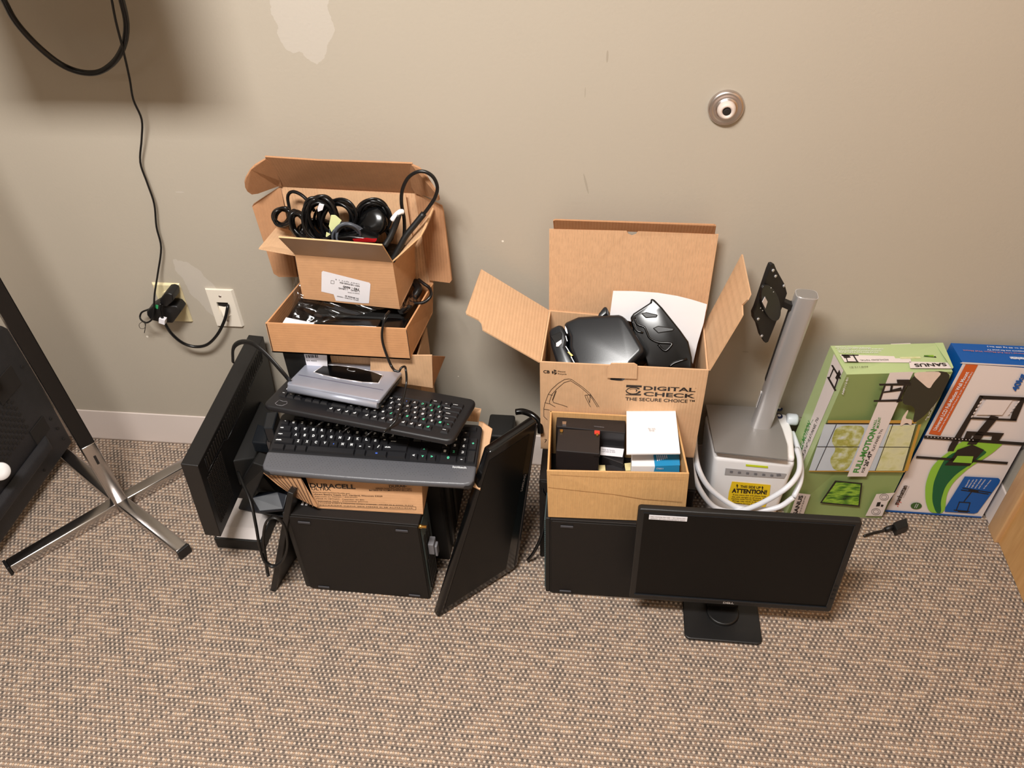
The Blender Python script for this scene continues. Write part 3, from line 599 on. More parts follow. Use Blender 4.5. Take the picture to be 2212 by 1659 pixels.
m.build('crest_mark', M['inkg'], t)
m = MB()
for x0, y0 in ((.14, -.002), (.20, -.003), (.25, -.003)): m.tube([fu(x0, .01, -.001), fu(x0-.004, -.006, .0), fu(x0-.012, -.012, -.006), fu(x0-.018, -.006, -.01)], .0016, sub=4)
m.build('cord', M['cable'], t)

# silver player
fp_ = Fr((-.640, -.285, .472), -10.8, -8.6, -.6)
SW, SD, SH = .212, .148, .022
t = thing('portable_player', fp_(SW/2, SD/2), 'closed silver clamshell player with a dark lozenge window on the upper keyboard', 'media player')
MB().prism([fp_(x, y, 0) for x, y in rrect(.003, .002, SW-.001, SD, .008)], fp_.m@V((0, 0, .010))).build('base', M['grey'], t, bevel=.003)
MB().tube([fp_(.004, .004, .009), fp_(SW-.004, .004, .009)], .0085, n=16, sub=1).build('hinge', M['silv2'], t)
MB().prism([fp_(x, y, .0115) for x, y in rrect(0, .001, SW, SD, .007)], fp_.m@V((0, 0, .010))).build('lid', M['silv2'], t, bevel=.003, seg=3)
wn = [(.034, .057), (.042, .092), (.07, .098), (.11, .101), (.15, .098), (.180, .090), (.184, .060), (.15, .053), (.10, .051), (.06, .053)]
m = MB().prism([fp_(x, y, .0212) for x, y in wn], fp_.m@V((0, 0, .0012))); m.build('window', M['gloss'], t)
m = MB()
for k in range(len(wn)): m.tube([fp_(*wn[k], .022), fp_(*wn[(k+1) % len(wn)], .022)], .0012, n=6, sub=1)
m.build('window_rim', mat('pale_trim', (225, 222, 225), .3, metal=.5), t)
m = MB().box((.008, .038, .0212), (SW-.008, .0405, .0218), fp_); m.build('crease', mat('lid_crease', (120, 120, 138), .4, metal=.4), t)
m = MB(); m.tube([fp_(.108+.011*math.cos(a), .090+.005*math.sin(a), .0228) for a in [math.radians(150+k*22) for k in range(9)]], .0006, n=5); m.build('emblem', M['silver'], t)
m = MB().prism([fp_(.01, .132, .0195), fp_(SW-.02, .132, .0195), fp_(SW-.02, .149, .0195), fp_(.004, .149, .0195)], fp_.m@V((0, 0, .0028))); m.build('dark_edge', M['grey'], t)

# stack of things standing behind the keyboards
t = thing('labelled_black_unit', (-.62, -.16, .266), 'black upright unit with a white barcode label behind the keyboards', 'device')
MB().box((-.668, -.205, .266), (-.575, -.07, .515)).build('housing', M['blackm'], t, bevel=.003)
py = off((V((0, -.205, 0)), V((0, -1, 0))), .0006)
MB().dec([at(655, 764, y=-.2055)[:2] and (656, 762), (706, 765), (708, 800), (665, 800)], py).build('paper_label', M['label'], t)
m = MB(); py = off(py, .0006)
for k in range(11):
    u = 660+k*2.4+(k % 3)*.3; m.dec([(u, 767), (u+(1.1 if k % 2 else 1.7), 767), (u+1.5+(1.1 if k % 2 else 1.7), 773), (u+1.5, 773)], py)
m.textpx('SN 4003', (662, 780), (684, 781), 2.4, py); m.build('barcode', M['ink'], t)
t = thing('support_carton', (-.46, -.13, .266), 'plain cardboard carton with folded flaps between keyboards and mailer', 'carton')
x0, x1, ya, yb2 = -.570, -.378, -.188, -.075
carton(V((x0, ya, .266)), V((x1, ya, .266)), V((x0, ya, .50)), V((x1, ya, .50)), V((0, yb2-ya, 0)), .003, M['card'], None, 'body', t)
MB().slab([at(895, 768, y=-.212), at(933, 768, y=-.214), at(935, 838, y=-.209), at(893, 832, y=-.209), at(800, 820, y=-.209), at(800, 769, y=-.212)], .003).build('flap', M['card'], t)
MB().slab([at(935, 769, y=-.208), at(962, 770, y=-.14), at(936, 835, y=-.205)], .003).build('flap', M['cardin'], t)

# mailer box with its lid open against the wall
yf = -.225
mb0, mb1, mt0, mt1 = at(588, 761, y=yf), at(886, 777, y=yf), at(573, 698, y=yf), at(878, 711, y=yf)
kb_, kt_ = at(935, 676, y=-.05), at(936, 613, y=-.05)
t = thing('mailer_box', (mb0+mb1)/2+V((0, .08, 0)), 'open cardboard mailer box with its wide lid raised against the wall', 'cardboard box')
dpb, dpt = kb_-mb1, kt_-mt1
carton(mb0, mb1, mt0, mt1, dpb, .0035, M['cardo'], None, 'tray', t, dpt)
m = MB(); mpl = off(plane(mb0, mb1, mt0), .0006); m.line([C2((125, 690)), C2((195, 985))], mpl, 1.6); m.line([C2((1612, 755)), C2((1655, 1055))], mpl, 1.3); m.build('slot_line', M['ink'], t)
ZY = lambda p, y: at(p[0], p[1], y=y)
lb0, lb1 = mt0+dpt, mt1+dpt
lid = [lb0, lb1, ZY(C1((1640, 400)), -.022), ZY(C1((440, 340)), -.022)]
lo = MB().slab(lid, .003).build('lid', M['cardd'], t)
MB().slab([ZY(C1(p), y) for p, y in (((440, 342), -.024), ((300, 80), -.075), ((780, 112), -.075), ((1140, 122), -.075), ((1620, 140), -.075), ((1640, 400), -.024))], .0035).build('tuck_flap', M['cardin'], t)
for P_ in ([((440, 345), -.024), ((200, 500), -.05), ((186, 525), -.05), ((378, 1125), -.07), ((425, 1155), -.07), ((590, 1155), -.06), ((600, 1150), -.05)],
           [((1640, 402), -.024), ((1880, 515), -.05), ((1895, 560), -.05), ((1972, 1185), -.07), ((1955, 1208), -.07), ((1772, 1185), -.055)]):
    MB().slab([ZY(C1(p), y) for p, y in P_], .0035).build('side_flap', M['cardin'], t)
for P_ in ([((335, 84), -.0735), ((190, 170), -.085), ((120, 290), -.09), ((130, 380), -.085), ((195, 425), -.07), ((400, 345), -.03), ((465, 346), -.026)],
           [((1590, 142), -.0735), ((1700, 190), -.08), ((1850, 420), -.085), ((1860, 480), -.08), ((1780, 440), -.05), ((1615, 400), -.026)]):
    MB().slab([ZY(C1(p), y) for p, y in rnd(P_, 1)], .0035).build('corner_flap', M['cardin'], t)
# mailer contents
zf = mb0.z+.006
fm = lambda s_, r_, z_: mb0+(mb1-mb0)*s_+dpb*r_+V((0, 0, z_))
def blockm(s0, s1, r0_, r1_, z0, z1): return MB().hexa([fm(s0, r0_, z0), fm(s1, r0_, z0), fm(s1, r1_, z0), fm(s0, r1_, z0), fm(s0, r0_, z1), fm(s1, r0_, z1), fm(s1, r1_, z1), fm(s0, r1_, z1)])
t = thing('laptop_charger', fm(.55, .15, .02), 'slim glossy black charger brick lying at the front of the mailer box', 'charger')
m = blockm(.36, .78, .10, .27, .012, .070); m.build('housing', M['gloss'], t, bevel=.004, seg=3)
m = MB().text('LITEON', fm(.47, .095, .030), fm(.475, .095, .058), fm(.455, .095, .030), bold=.01); m.build('lettering', M['inkg'], t)
tag(blockm(.80, .96, .10, .34, .012, .066).build('power_brick', M['gloss'], None, bevel=.004, seg=3), 'small glossy black brick in the front right corner of the mailer box', 'power brick')
tag(blockm(.04, .20, .22, .90, .01, .046).build('black_cord_pack', M['cable'], None, bevel=.006, seg=3), 'black packed cord bundle in the left end of the mailer box', 'cord bundle')
tag(blockm(.24, .90, .40, .95, .010, .054).build('black_device', M['blackm'], None, bevel=.004), 'flat black device in the mailer box beneath the cable box', 'device')
tag(MB().prism([fm(.10, .05, .066), fm(.32, .04, .066), fm(.32, .14, .066), fm(.11, .18, .072)], (0, 0, -.002)).build('paper_slip', M['paper']), 'small white printed slip in the front left of the mailer box', 'paper')
# clear bag
plas = bpy.data.materials.new('clear_plastic_film'); plas.use_nodes = True; N = NT(plas); plas.node_tree.nodes.remove(plas.node_tree.nodes['Principled BSDF'])
tr_ = N.n('ShaderNodeBsdfTransparent'); tr_.inputs[0].default_value = (.93, .94, .96, 1); gl_ = N.n('ShaderNodeBsdfGlossy'); gl_.inputs['Roughness'].default_value = .12; lw_ = N.n('ShaderNodeLayerWeight'); lw_.inputs['Blend'].default_value = .35
mx_ = N.n('ShaderNodeMixShader'); N.l(N.m('ADD', N.m('MULTIPLY', lw_.outputs['Fresnel'], .55), .03), mx_.inputs[0]); N.l(tr_.outputs[0], mx_.inputs[1]); N.l(gl_.outputs[0], mx_.inputs[2]); N.l(mx_.outputs[0], plas.node_tree.nodes['Material Output'].inputs[0])
def sheet(name, corners, nu, nv, amp, mt, parent=None, seed=1):
    rr = random.Random(seed); a, b_, c, d = corners; vs = []; ph = [(rr.uniform(2, 9), rr.uniform(2, 9), rr.uniform(0, 6)) for _ in range(6)]
    n = (b_-a).cross(d-a).normalized()
    for j in range(nv+1):
        for i in range(nu+1):
            s_, r_ = i/nu, j/nv; p = (a*(1-s_)+b_*s_)*(1-r_)+(d*(1-s_)+c*s_)*r_
            h = sum(abs(math.sin(f1*s_+f2*r_+f3)) for f1, f2, f3 in ph)/6-.5; vs.append(p+n*h*amp*2)
    fs = [(j*(nu+1)+i, j*(nu+1)+i+1, (j+1)*(nu+1)+i+1, (j+1)*(nu+1)+i) for j in range(nv) for i in range(nu)]
    m = MB(); m.add(vs, fs, 0, True); o = m.build(name, mt, parent); return o
t = thing('plastic_bag', fm(.3, .3, .05), 'crumpled clear plastic bag under and behind the box of cables', 'plastic bag')
sheet('front_film', [ZY(C2((390, 640)), -.20), ZY(C2((640, 690)), -.205), ZY(C2((1400, 525)), -.165), ZY(C2((500, 430)), -.162)], 40, 24, .006, plas, t, 3)
sheet('left_film', [ZY(C2((400, 640)), -.19), ZY(C2((540, 440)), -.160), ZY(C2((450, 170)), -.14), ZY(C2((415, 260)), -.13)], 18, 24, .004, plas, t, 5)
sheet('right_film', [ZY(C2((1545, 540)), -.17), ZY(C2((1720, 480)), -.13), ZY(C2((1710, 190)), -.035), ZY(C2((1640, 300)), -.05)], 18, 24, .005, plas, t, 8)
t = tag(MB().tube([ZY(C2(p), y) for p, y in (((1740, 215), -.08), ((1790, 255), -.09), ((1860, 310), -.10), ((1870, 390), -.12), ((1800, 455), -.13), ((1700, 465), -.13), ((1630, 440), -.12))], .0035)
        .tube([ZY(C2(p), y) for p, y in (((1700, 240), -.06), ((1740, 320), -.08), ((1680, 420), -.10), ((1600, 520), -.13), ((1560, 540), -.15))], .009)
        .tube([ZY(C2(p), y) for p, y in (((1690, 470), -.12), ((1640, 520), -.15), ((1580, 560), -.16), ((1640, 500), -.17))], .003).build('black_cable', M['cable']), 'black cable looping over the right rim of the mailer box', 'cable')
tag(MB().tube([ZY(C2(p), y) for p, y in (((1430, 555), -.20), ((1385, 620), -.222), ((1355, 760), -.234), ((1360, 880), -.236), ((1400, 1010), -.238), ((1450, 1130), -.245), ((1490, 1185), -.26))], .0028)
    .tube([at(*C3(p), y=y) for p, y in (((1300, 235), -.26), ((1350, 245), -.26), ((1370, 215), -.255), ((1400, 205), -.25), ((1410, 240), -.26), ((1415, 330), -.27), ((1400, 420), -.29), ((1370, 540), -.32), ((1330, 650), -.355), ((1270, 720), -.37), ((1220, 765), -.385))], .0024).build('thin_cable', M['cable']),
    'thin black cable trailing from the mailer box down over both keyboards', 'cable')

# small box full of cables
yf = -.155
sb = [at(654, 645, y=yf), at(864, 668, y=yf)]; stp = [at(637, 550, y=yf-.004), at(848, 567, y=yf-.004)]
d1 = at(898, 598, y=-.05)-sb[1]; d2 = at(896, 532, y=-.05)-stp[1]
t = thing('cable_box', (sb[0]+sb[1])/2+V((0, .05, 0)), 'small open cardboard box heaped with black cables, on top of the mailer box', 'cardboard box')
carton(sb[0], sb[1], stp[0], stp[1], d1, .003, M['cards'], None, 'body', t, d2)
MB().slab([stp[0], stp[1], ZY(C1((1350, 872)), -.205), ZY(C1((900, 835)), -.205), ZY(C1((420, 802)), -.205)], .003, 0, 1).build('front_flap', [mat('taped_cardboard', (172, 142, 116), .4, var=.1, vscale=30), M['edge']], t)
MB().slab([stp[0], ZY(C1((245, 895)), -.15), ZY(C1((405, 705)), -.05), stp[0]+d2], .003).build('left_flap', M['card'], t)
MB().slab([stp[1], ZY(C1((1700, 792)), -.15), ZY(C1((1742, 715)), -.12), ZY(C1((1812, 540)), -.05), stp[1]+d2], .003, 0, 1).build('right_flap', [M['card'], M['edge']], t)
MB().slab([stp[0]+d2, stp[1]+d2, ZY(C1((1600, 700)), -.042), ZY(C1((1560, 420)), -.035), ZY(C1((770, 370)), -.035)], .003).build('back_flap', M['card'], t)
pl_ = off(plane(sb[0], sb[1], stp[0]), .0007)
MB().dec([C1(p) for p in ((820, 1100), (1235, 1205), (1246, 1220), (1232, 1390), (1180, 1390), (935, 1368), (915, 1310), (805, 1285), (808, 1110))], pl_).build('shipping_label', M['label'], t)
m = MB(); pl2 = off(pl_, .0006)
def tpx(m, s_, a, b_, h, pl, C, bold=0): m.textpx(s_, C(a), C(b_), h, pl, 0, bold)
tpx(m, '740 - 4600', (1145, 1258), (1000, 1232), 4.6, pl2, C1, .02); tpx(m, '1 URNG    1 URNG', (1148, 1278), (960, 1248), 3.2, pl2, C1, .01); tpx(m, 'NEW / NEUWARE 4056', (1148, 1232), (970, 1198), 3, pl2, C1, .01)
tpx(m, 'MADE IN CHINA', (1145, 1300), (1040, 1288), 2, pl2, C1); tpx(m, 'SN: MN6456 20', (1140, 1345), (1018, 1318), 2.8, pl2, C1, .01); tpx(m, 'SERIAL NUMBER 1000000', (1140, 1362), (945, 1322), 2, pl2, C1); tpx(m, 'UNIT QTY 1 2', (1145, 1215), (930, 1172), 2, pl2, C1)
m.line([C1(p) for p in ((892, 1185), (920, 1190), (918, 1215), (890, 1212))], pl2, .5, closed=True); m.build('label_print', M['ink'], t)
def coil(cx, cy, y, rx, ry, n, r, jit, mt, name, label, cat='cable', tilt=0, seed=1, parent=None, ys=.02):
    rr = random.Random(seed); m = MB()
    for k in range(n):
        a0 = rr.uniform(0, 6); jx, jy = rr.uniform(-jit, jit), rr.uniform(-jit, jit); sx, sy = rx*rr.uniform(.66, 1.08), ry*rr.uniform(.70, 1.06); yy = y+rr.uniform(-ys, ys)*.8; tl = tilt+rr.uniform(-.3, .3); pts = []
        for q in range(14):
            a = a0+2*math.pi*q/14; u, v = sx*math.cos(a), sy*math.sin(a); u, v = u*math.cos(tl)-v*math.sin(tl), u*math.sin(tl)+v*math.cos(tl)
            pts.append(ZY(C1((cx+jx+u, cy+jy+v)), yy+.012*math.sin(a+a0)))
        m.tube(pts, r*.86, closed=True, sub=3)
    o = m.build(name, mt, parent)
    if label: tag(o, label, cat, 'cable coils in the cable box')
    return o
coil(455, 615, -.085, 85, 80, 9, .0033, 10, M['cable'], 'cable_coil', 'small black cable coil hanging over the left flap of the cable box', tilt=.5, seed=2)
coil(605, 690, -.105, 75, 135, 11, .0035, 10, M['cable'], 'cable_coil', 'narrow black cable coil at the left end of the cable box', tilt=-.35, seed=4)
coil(800, 640, -.12, 150, 205, 12, .0036, 16, M['cable'], 'cable_coil', 'thick black cable coil with a white tag at the front of the cable box', tilt=-.25, seed=6)
coil(950, 640, -.10, 185, 195, 12, .0034, 18, M['cable'], 'cable_coil', 'wide black cable coil in the middle of the cable box', tilt=.45, seed=9)
coil(1045, 790, -.135, 150, 125, 11, .0030, 12, M['cableg'], 'grey_cable_coil', 'blue-grey cable coil at the front of the cable box', tilt=.3, seed=11)
coil(760, 740, -.075, 150, 90, 9, .0035, 18, M['cable'], 'cable_coil', 'low black cable coil behind the yellow tag in the cable box', tilt=.1, seed=21)
coil(1330, 800, -.085, 110, 90, 8, .0033, 14, M['cable'], 'cable_coil', 'black cable coil below the round puck in the cable box', tilt=-.3, seed=23)
a = ZY(C1((1255, 650)), -.115); t = thing('round_puck', a, 'round black puck device with its own cord wound behind it, in the cable box', 'device')
ax = V((-.15, -.75, .6))
MB().lathe([(.030, -.012), (.032, -.004), (.031, .004), (.027, .008), (.012, .010), (.0, .0102)], a, ax).build('disc', M['gloss'], t)
coil(1270, 610, -.10, 150, 145, 11, .0030, 10, M['cable'], 'wound_cord', None, tilt=.3, seed=13, parent=t, ys=.01)
tag(MB().tube([ZY(C1(p), y) for p, y in (((545, 640), -.07), ((515, 520), -.06), ((505, 430), -.055), ((545, 390), -.055), ((620, 415), -.06), ((690, 480), -.07), ((740, 560), -.09))], .0035).build('cable_loop', M['cable']), 'single black cable arching up at the left back of the cable box', 'cable')
t = thing('extension_cable', ZY(C1((1530, 800)), -.11), 'stiff black cable in a tall loop above the right flap of the cable box', 'cable')
MB().tube([ZY(C1(p), y) for p, y in (((1500, 960), -.13), ((1545, 800), -.11), ((1548, 640), -.10), ((1524, 500), -.10), ((1530, 380), -.10), ((1580, 270), -.10), ((1660, 214), -.10), ((1740, 214), -.10), ((1810, 262), -.10), ((1845, 350), -.10), ((1825, 440), -.10), ((1775, 520), -.105), ((1715, 600), -.11))], .0036).build('cord', M['cable'], t)
MB().tube([ZY(C1(p), y) for p, y in (((1725, 585), -.11), ((1640, 690), -.12), ((1560, 790), -.13), ((1500, 900), -.14), ((1440, 1010), -.15))], .0062, n=12).build('strain_relief', M['rubber'], t)
MB().tube([ZY(C1(p), y) for p, y in (((1500, 590), -.125), ((1465, 700), -.13), ((1420, 800), -.14), ((1370, 880), -.15))], .006, n=10).build('plug_body', M['rubber'], t)
MB().tube([ZY(C1(p), y) for p, y in (((1440, 645), -.128), ((1475, 600), -.126), ((1510, 572), -.124), ((1535, 570), -.12))], .0052, n=10).build('white_plug', M['white'], t)
a = ZY(C1((1180, 835)), -.155); t = thing('red_black_mouse', a, 'black and red wired mouse at the front lip of the cable box', 'mouse')
MB().prism([ZY(C1(p), -.16) for p in ((940, 800), (1050, 790), (1200, 808), (1310, 835), (1290, 860), (1050, 850), (950, 835))], (0, .03, .004)).build('body', M['gloss'], t, bevel=.004, seg=3)
MB().prism([ZY(C1(p), -.1625) for p in ((1085, 818), (1200, 815), (1295, 834), (1285, 843), (1100, 836))], (0, .01, 0)).build('red_trim', mat('dark_red_plastic', (150, 20, 25), .2), t)
tag(MB().prism([ZY(C1(p), -.142) for p in ((892, 602), (930, 602), (985, 650), (960, 690), (900, 760), (872, 700))], (0, .0015, 0)).prism([ZY(C1(p), -.145) for p in ((850, 755), (890, 775), (860, 810), (845, 790))], (0, .0015, 0)).build('yellow_tag', M['yel']), 'pale yellow paper tag among the cables of the cable box', 'tag')
tag(MB().prism([ZY(C1(p), -.150) for p in ((785, 500), (828, 512), (815, 555), (775, 570), (770, 540))], (0, .003, 0)).build('white_tag', M['label']), 'small white tag wrapped on the thick cable coil', 'tag')
m = MB().hexa([sb[0]+d1*.03+V((.006, .004, .006)), sb[1]+V((-.006, .006, .006)), sb[1]+d1*.95+V((-.006, 0, .006)), sb[0]+d1*.95+V((.006, 0, .006)), stp[0]+V((.006, .008, -.004)), stp[1]+V((-.012, .008, -.006)), stp[1]+d2*.9+V((-.012, 0, .006)), stp[0]+d2*.9+V((.006, 0, .010))])
o = tag(m.build('packed_cables', mat('tangled_black_cord', (14, 14, 15), .35, bump=1, bscale=90)), 'dense tangle of black cord filling the bottom of the cable box', 'cables'); o['kind'] = 'stuff'

# cords and adapters around the left heap
flat = MB().tube([at(503, 782, y=-.20), at(504, 752, y=-.20), at(520, 739, y=-.21), at(545, 742, y=-.24), at(575, 765, y=-.26), at(612, 806, y=-.28), at(625, 822, y=-.27)], .0055, flat=.45, n=10)
tag(flat.build('flat_cable', M['rubber']), 'flat black cable draped over the top edge of the large monitor', 'cable')
y1 = -.40
lp = [(515, 1020, -.36), (525, 1045, -.40), (541, 1080, -.44), (552, 1130, -.47), (561, 1180, -.475), (572, 1212, -.475), (592, 1223, -.475), (612, 1208, -.475), (621, 1175, -.475), (614, 1135, -.475), (594, 1118, -.475), (575, 1128, -.475), (569, 1165, -.47), (573, 1200, -.467), (577, 1230, -.467), (580, 1245, -.475)]
tag(MB().tube([at(u, v, y=y) for u, v, y in lp], .0048, flat=.55, n=10).build('hanging_cord', M['rubber']), 'flat black cord looped over the thin flat panel beside the left tower', 'cord')
tag(MB().prism([at(568, 925, z=.375), at(575, 890, z=.375), at(601, 888, z=.375), at(590, 925, z=.375)], (0, 0, -.045)).build('black_adapter', M['grey'], None, bevel=.003), 'black adapter block at the left end of the lower keyboard', 'adapter', 'adapter blocks by the keyboards')
tag(MB().prism([at(543, 955, z=.30), at(556, 915, z=.30), at(580, 922, z=.30), at(575, 958, z=.30)], (0, 0, -.032)).build('black_adapter', M['grey'], None, bevel=.003), 'black adapter block below the left end of the keyboards, beside the large monitor', 'adapter', 'adapter blocks by the keyboards')
# ---------------------------------------------------------------- leaning glossy monitor in the middle
A = at(946, 1336, z=.001); B = at(1118, 1231, z=.001); T_ = at(1058, 978, y=-.385)
spl = plane(A, B, T_); T2 = at(1161, 909, pl=spl); B2 = at(1113, 1228, pl=spl); A = at(946, 1336, pl=spl)
t = thing('glossy_monitor', (A+B)/2, 'glossy black widescreen monitor standing on its side and leaning in the middle', 'monitor')
back = -spl[1]*.022
MB().prism([A, B2, T2, T_], back).build('bezel', M['gloss'], t, bevel=.005, seg=3)
u_ = (B2-A); v_ = (T_-A)
def mq(s_, r_, lift=0):
    a_ = A*(1-s_)+B2*s_; b_ = T_*(1-s_)+T2*s_; return a_*(1-r_)+b_*r_+spl[1]*lift
MB().prism([mq(.05, .05, .0008), mq(.86, .05, .0008), mq(.86, .95, .0008), mq(.05, .95, .0008)], spl[1]*-.0006).build('screen', mat('dark_glossy_screen', (7, 6, 6), .3, spec=.25), t)
MB().prism([mq(.985, .02, .001), mq(1.02, .02, .001), mq(1.02, .98, .001), mq(.985, .98, .001)], back*1.1).build('clear_edge', mat('smoked_edge', (50, 47, 47), .08, metal=.6), t, bevel=.003, seg=3)
tp = off(spl, .0016); m = MB(); m.textpx('SAMSUNG', T4((826, 665)), T4((852, 545)), 4, tp, bold=.01); m.build('lettering', mat('dim_print', (105, 98, 94), .5), t)
m = MB(); bulge = []
for (s_, r_, d_) in ((.2, .08, 0), (1, .08, 0), (1, .92, 0), (.2, .92, 0)): bulge.append(mq(s_, r_)+back)
ctr = [mq(.35, .2)+back*2, mq(1.04, .16)+back*2.9, mq(1.04, .86)+back*2.7, mq(.35, .8)+back*2]
m.hexa(bulge+ctr); m.build('rear_cover', M['gloss'], t, bevel=.012, seg=4)
MB().tube([at(1114, 890, y=-.19), at(1130, 889, y=-.19), at(1150, 897, y=-.20), at(1165, 913, y=-.21), at(1168, 935, y=-.22)], .007, n=10).build('stand_hook', M['gloss'], t)
MB().tube([at(1172, 1060, y=-.30), at(1178, 1100, y=-.31), at(1172, 1150, y=-.32), at(1155, 1190, y=-.33), at(1140, 1210, y=-.33)], .004, n=8).tube([at(1176, 1040, y=-.30), at(1172, 1058, y=-.31), at(1178, 1068, y=-.31)], .003).build('video_cord', M['cable'], t)
t = thing('black_printer_dock', (-.2, -.1, 0), 'low black ridged device on the floor behind the leaning monitor', 'device')
a_, b_ = at(1050, 950, y=-.10), at(1106, 944, y=-.10)
MB().box((a_.x, -.10, 0), (b_.x, -.02, b_.z)).build('housing', M['blackm'], t, bevel=.006, seg=3)
m = MB()
for k in range(3): m.box((a_.x+.003, -.103, b_.z-.02-k*.018), (b_.x-.003, -.10, b_.z-.013-k*.018))
m.tube([at(1055, 945, y=-.06), at(1075, 939, y=-.06), at(1098, 944, y=-.06), at(1110, 955, y=-.07)], .007); m.build('ridge', M['black'], t)

# ---------------------------------------------------------------- right heap
t, fr = tower('desktop_computer', -.077, -.409, .5, .262, .090, .262, 'black desktop computer with a ribbed left end under the box of batteries', [(.022, .242), (.022, .010), (.225, .242), (.225, .010)])
MB().box((-.010, .004, 0), (0, .088, .262), fr).build('front_bezel', M['blackm'], t, bevel=.002)
m = MB()
for k in range(38): m.box((-.0125, .008, .012+k*.0064), (-.010, .084, .0148+k*.0064), fr)
m.build('louvre', M['teal'], t)
t, fr = tower('desktop_computer', -.108, -.31, 0, .335, .255, .272, 'wide black computer case on the floor carrying the printed scanner carton', [])
m = MB()
for k in range(12): m.box((-.0018, .02, .04+k*.018), (0, .10, .048+k*.018), fr)
m.build('vent', M['hole'], t)

# carton with scanner print
yf = -.215
d0, d1_, dt0, dt1 = at(1168, 969, y=yf), at(1498, 992, y=yf), at(1166, 782, y=yf), at(1531, 800, y=yf)
kt0, kt1 = at(1186, 670, y=-.05), at(1522, 699, y=-.05)
zmin = .2735
d0.z = max(d0.z, zmin); d1_.z = max(d1_.z, zmin)
t = thing('scanner_carton', (d0+d1_)/2+V((0, .08, 0)), 'tall open printed carton with raised lid holding two dark plastic devices', 'cardboard box')
dd = kt1-dt1; dd.z = 0
m = MB(); th = .0035
e_ = V((0, th*.6, 0)); g_ = V((.0006, 0, 0)); m.slab([d0, d1_, dt1, dt0], th); m.prism([d1_+e_-g_, d1_+dd-g_, kt1-g_, dt1+e_-g_], (-th, 0, 0)); m.prism([d0+e_+g_, d0+dd+g_, kt0+g_, dt0+e_+g_], (th, 0, 0)); m.prism([d0+dd, d1_+dd, kt1, kt0], (0, -th, 0)); m.prism([d0, d1_, d1_+dd, d0+dd], (0, 0, th))
m.build('body', M['card'], t)
lidp = [kt0, kt1, ZY(C6((1918, 190)), -.035), ZY(C6((1335, 166)), -.035), ZY(C6((1320, 190)), -.035), ZY(C6((1290, 199)), -.035), ZY(C6((1265, 188)), -.035), ZY(C6((1252, 162)), -.035), ZY(C6((692, 152)), -.035)]
MB().slab(lidp, .003).build('lid', M['cardd'], t)
MB().slab([ZY(C6(p), y) for p, y in (((725, 150), -.033), ((720, 92), -.05), ((735, 86), -.05), ((1885, 122), -.05), ((1900, 130), -.05), ((1890, 190), -.033))], .003).build('tuck_flap', M['cardin'], t)
lp_ = plane(dt0, kt0, at(1040, 581, y=-.045))
MB().slab([dt0, kt0]+[at(*C6(p), pl=lp_) for p in ((200, 440), (92, 745), (98, 765), (185, 808), (205, 830), (215, 880))], .003).build('left_flap', M['card'], t)
lp_ = plane(dt1, kt1, at(1602, 549, y=-.045))
MB().slab([dt1, kt1]+[at(*C6(p), pl=lp_) for p in ((2085, 332), (2145, 620), (2125, 660), (2085, 700), (2088, 770), (2060, 820))], .003).build('right_flap', M['card'], t)
fpl = off(plane(d0, d1_, dt0), .0007)
MB().slab([at(*C7(p), pl=off(fpl, .004)) for p in ((705, 245), (708, 165), (745, 112), (960, 112), (990, 130), (985, 255))], .003).build('locking_tab', M['card'], t)
m = MB(); tpx(m, 'DIGITAL', (1047, 360), (1537, 378), 8.2, fpl, C7, .025); tpx(m, 'CHECK', (1047, 414), (1532, 437), 8.2, fpl, C7, .025); tpx(m, 'THE SECURE CHOICE', (877, 458), (1462, 481), 6.6, fpl, C7, .012); tpx(m, 'TM', (1478, 470), (1530, 471), 3.6, fpl, C7, .02); tpx(m, 'o', (1535, 345), (1547, 346), 1.6, fpl, C7)
tpx(m, 'CB', (103, 200), (163, 203), 6, fpl, C7, .03); tpx(m, 'Please', (240, 192), (312, 194), 3.2, fpl, C7); tpx(m, 'Recycle', (240, 213), (322, 218), 3.2, fpl, C7)
tpx(m, '7', (113, 855), (135, 857), 7, fpl, C7)
def arc(cx, cy, r, a0, a1, wd, n=12):
    for k in range(n):
        q0, q1 = math.radians(a0+(a1-a0)*k/n), math.radians(a0+(a1-a0)*(k+1)/n)
        m.dec([C7((cx+math.cos(q)*rr_, cy+math.sin(q)*rr_*.95)) for q, rr_ in ((q0, r), (q1, r), (q1, r-wd), (q0, r-wd))], fpl)
for a0 in (0, 120, 240): arc(208, 192, 24, a0+10, a0+95, 12)
arc(208, 192, 9, 0, 360, 5)
# swirl mark
for q in ([(887, 312), (1032, 318), (1030, 336), (960, 330), (884, 334)], [(882, 400), (950, 402), (1026, 398), (1022, 412), (880, 408)]): m.dec([C7(p) for p in q], fpl)
def swirl(sx, sy, r0_, r1_, a0, a1, w0, w1, n=16):
    for k in range(n):
        t0_, t1_ = k/n, (k+1)/n; pts = []
        for tt, o_ in ((t0_, 0), (t1_, 0), (t1_, 1), (t0_, 1)):
            a = math.radians(a0+(a1-a0)*tt); rr_ = r0_+(r1_-r0_)*tt-(w0+(w1-w0)*tt)*o_; pts.append(C7((sx+math.cos(a)*rr_*1.45, sy+math.sin(a)*rr_*.72)))
        m.dec(pts, fpl)
swirl(958, 366, 50, 46, 190, 330, 6, 16); swirl(958, 366, 46, 50, 10, 150, 16, 6); swirl(958, 366, 30, 20, 200, 400, 3, 9); swirl(952, 368, 48, 50, 110, 190, 12, 6)
def pl2_(pts, wd=.9): m.line([C7(p) for p in pts], fpl, wd)
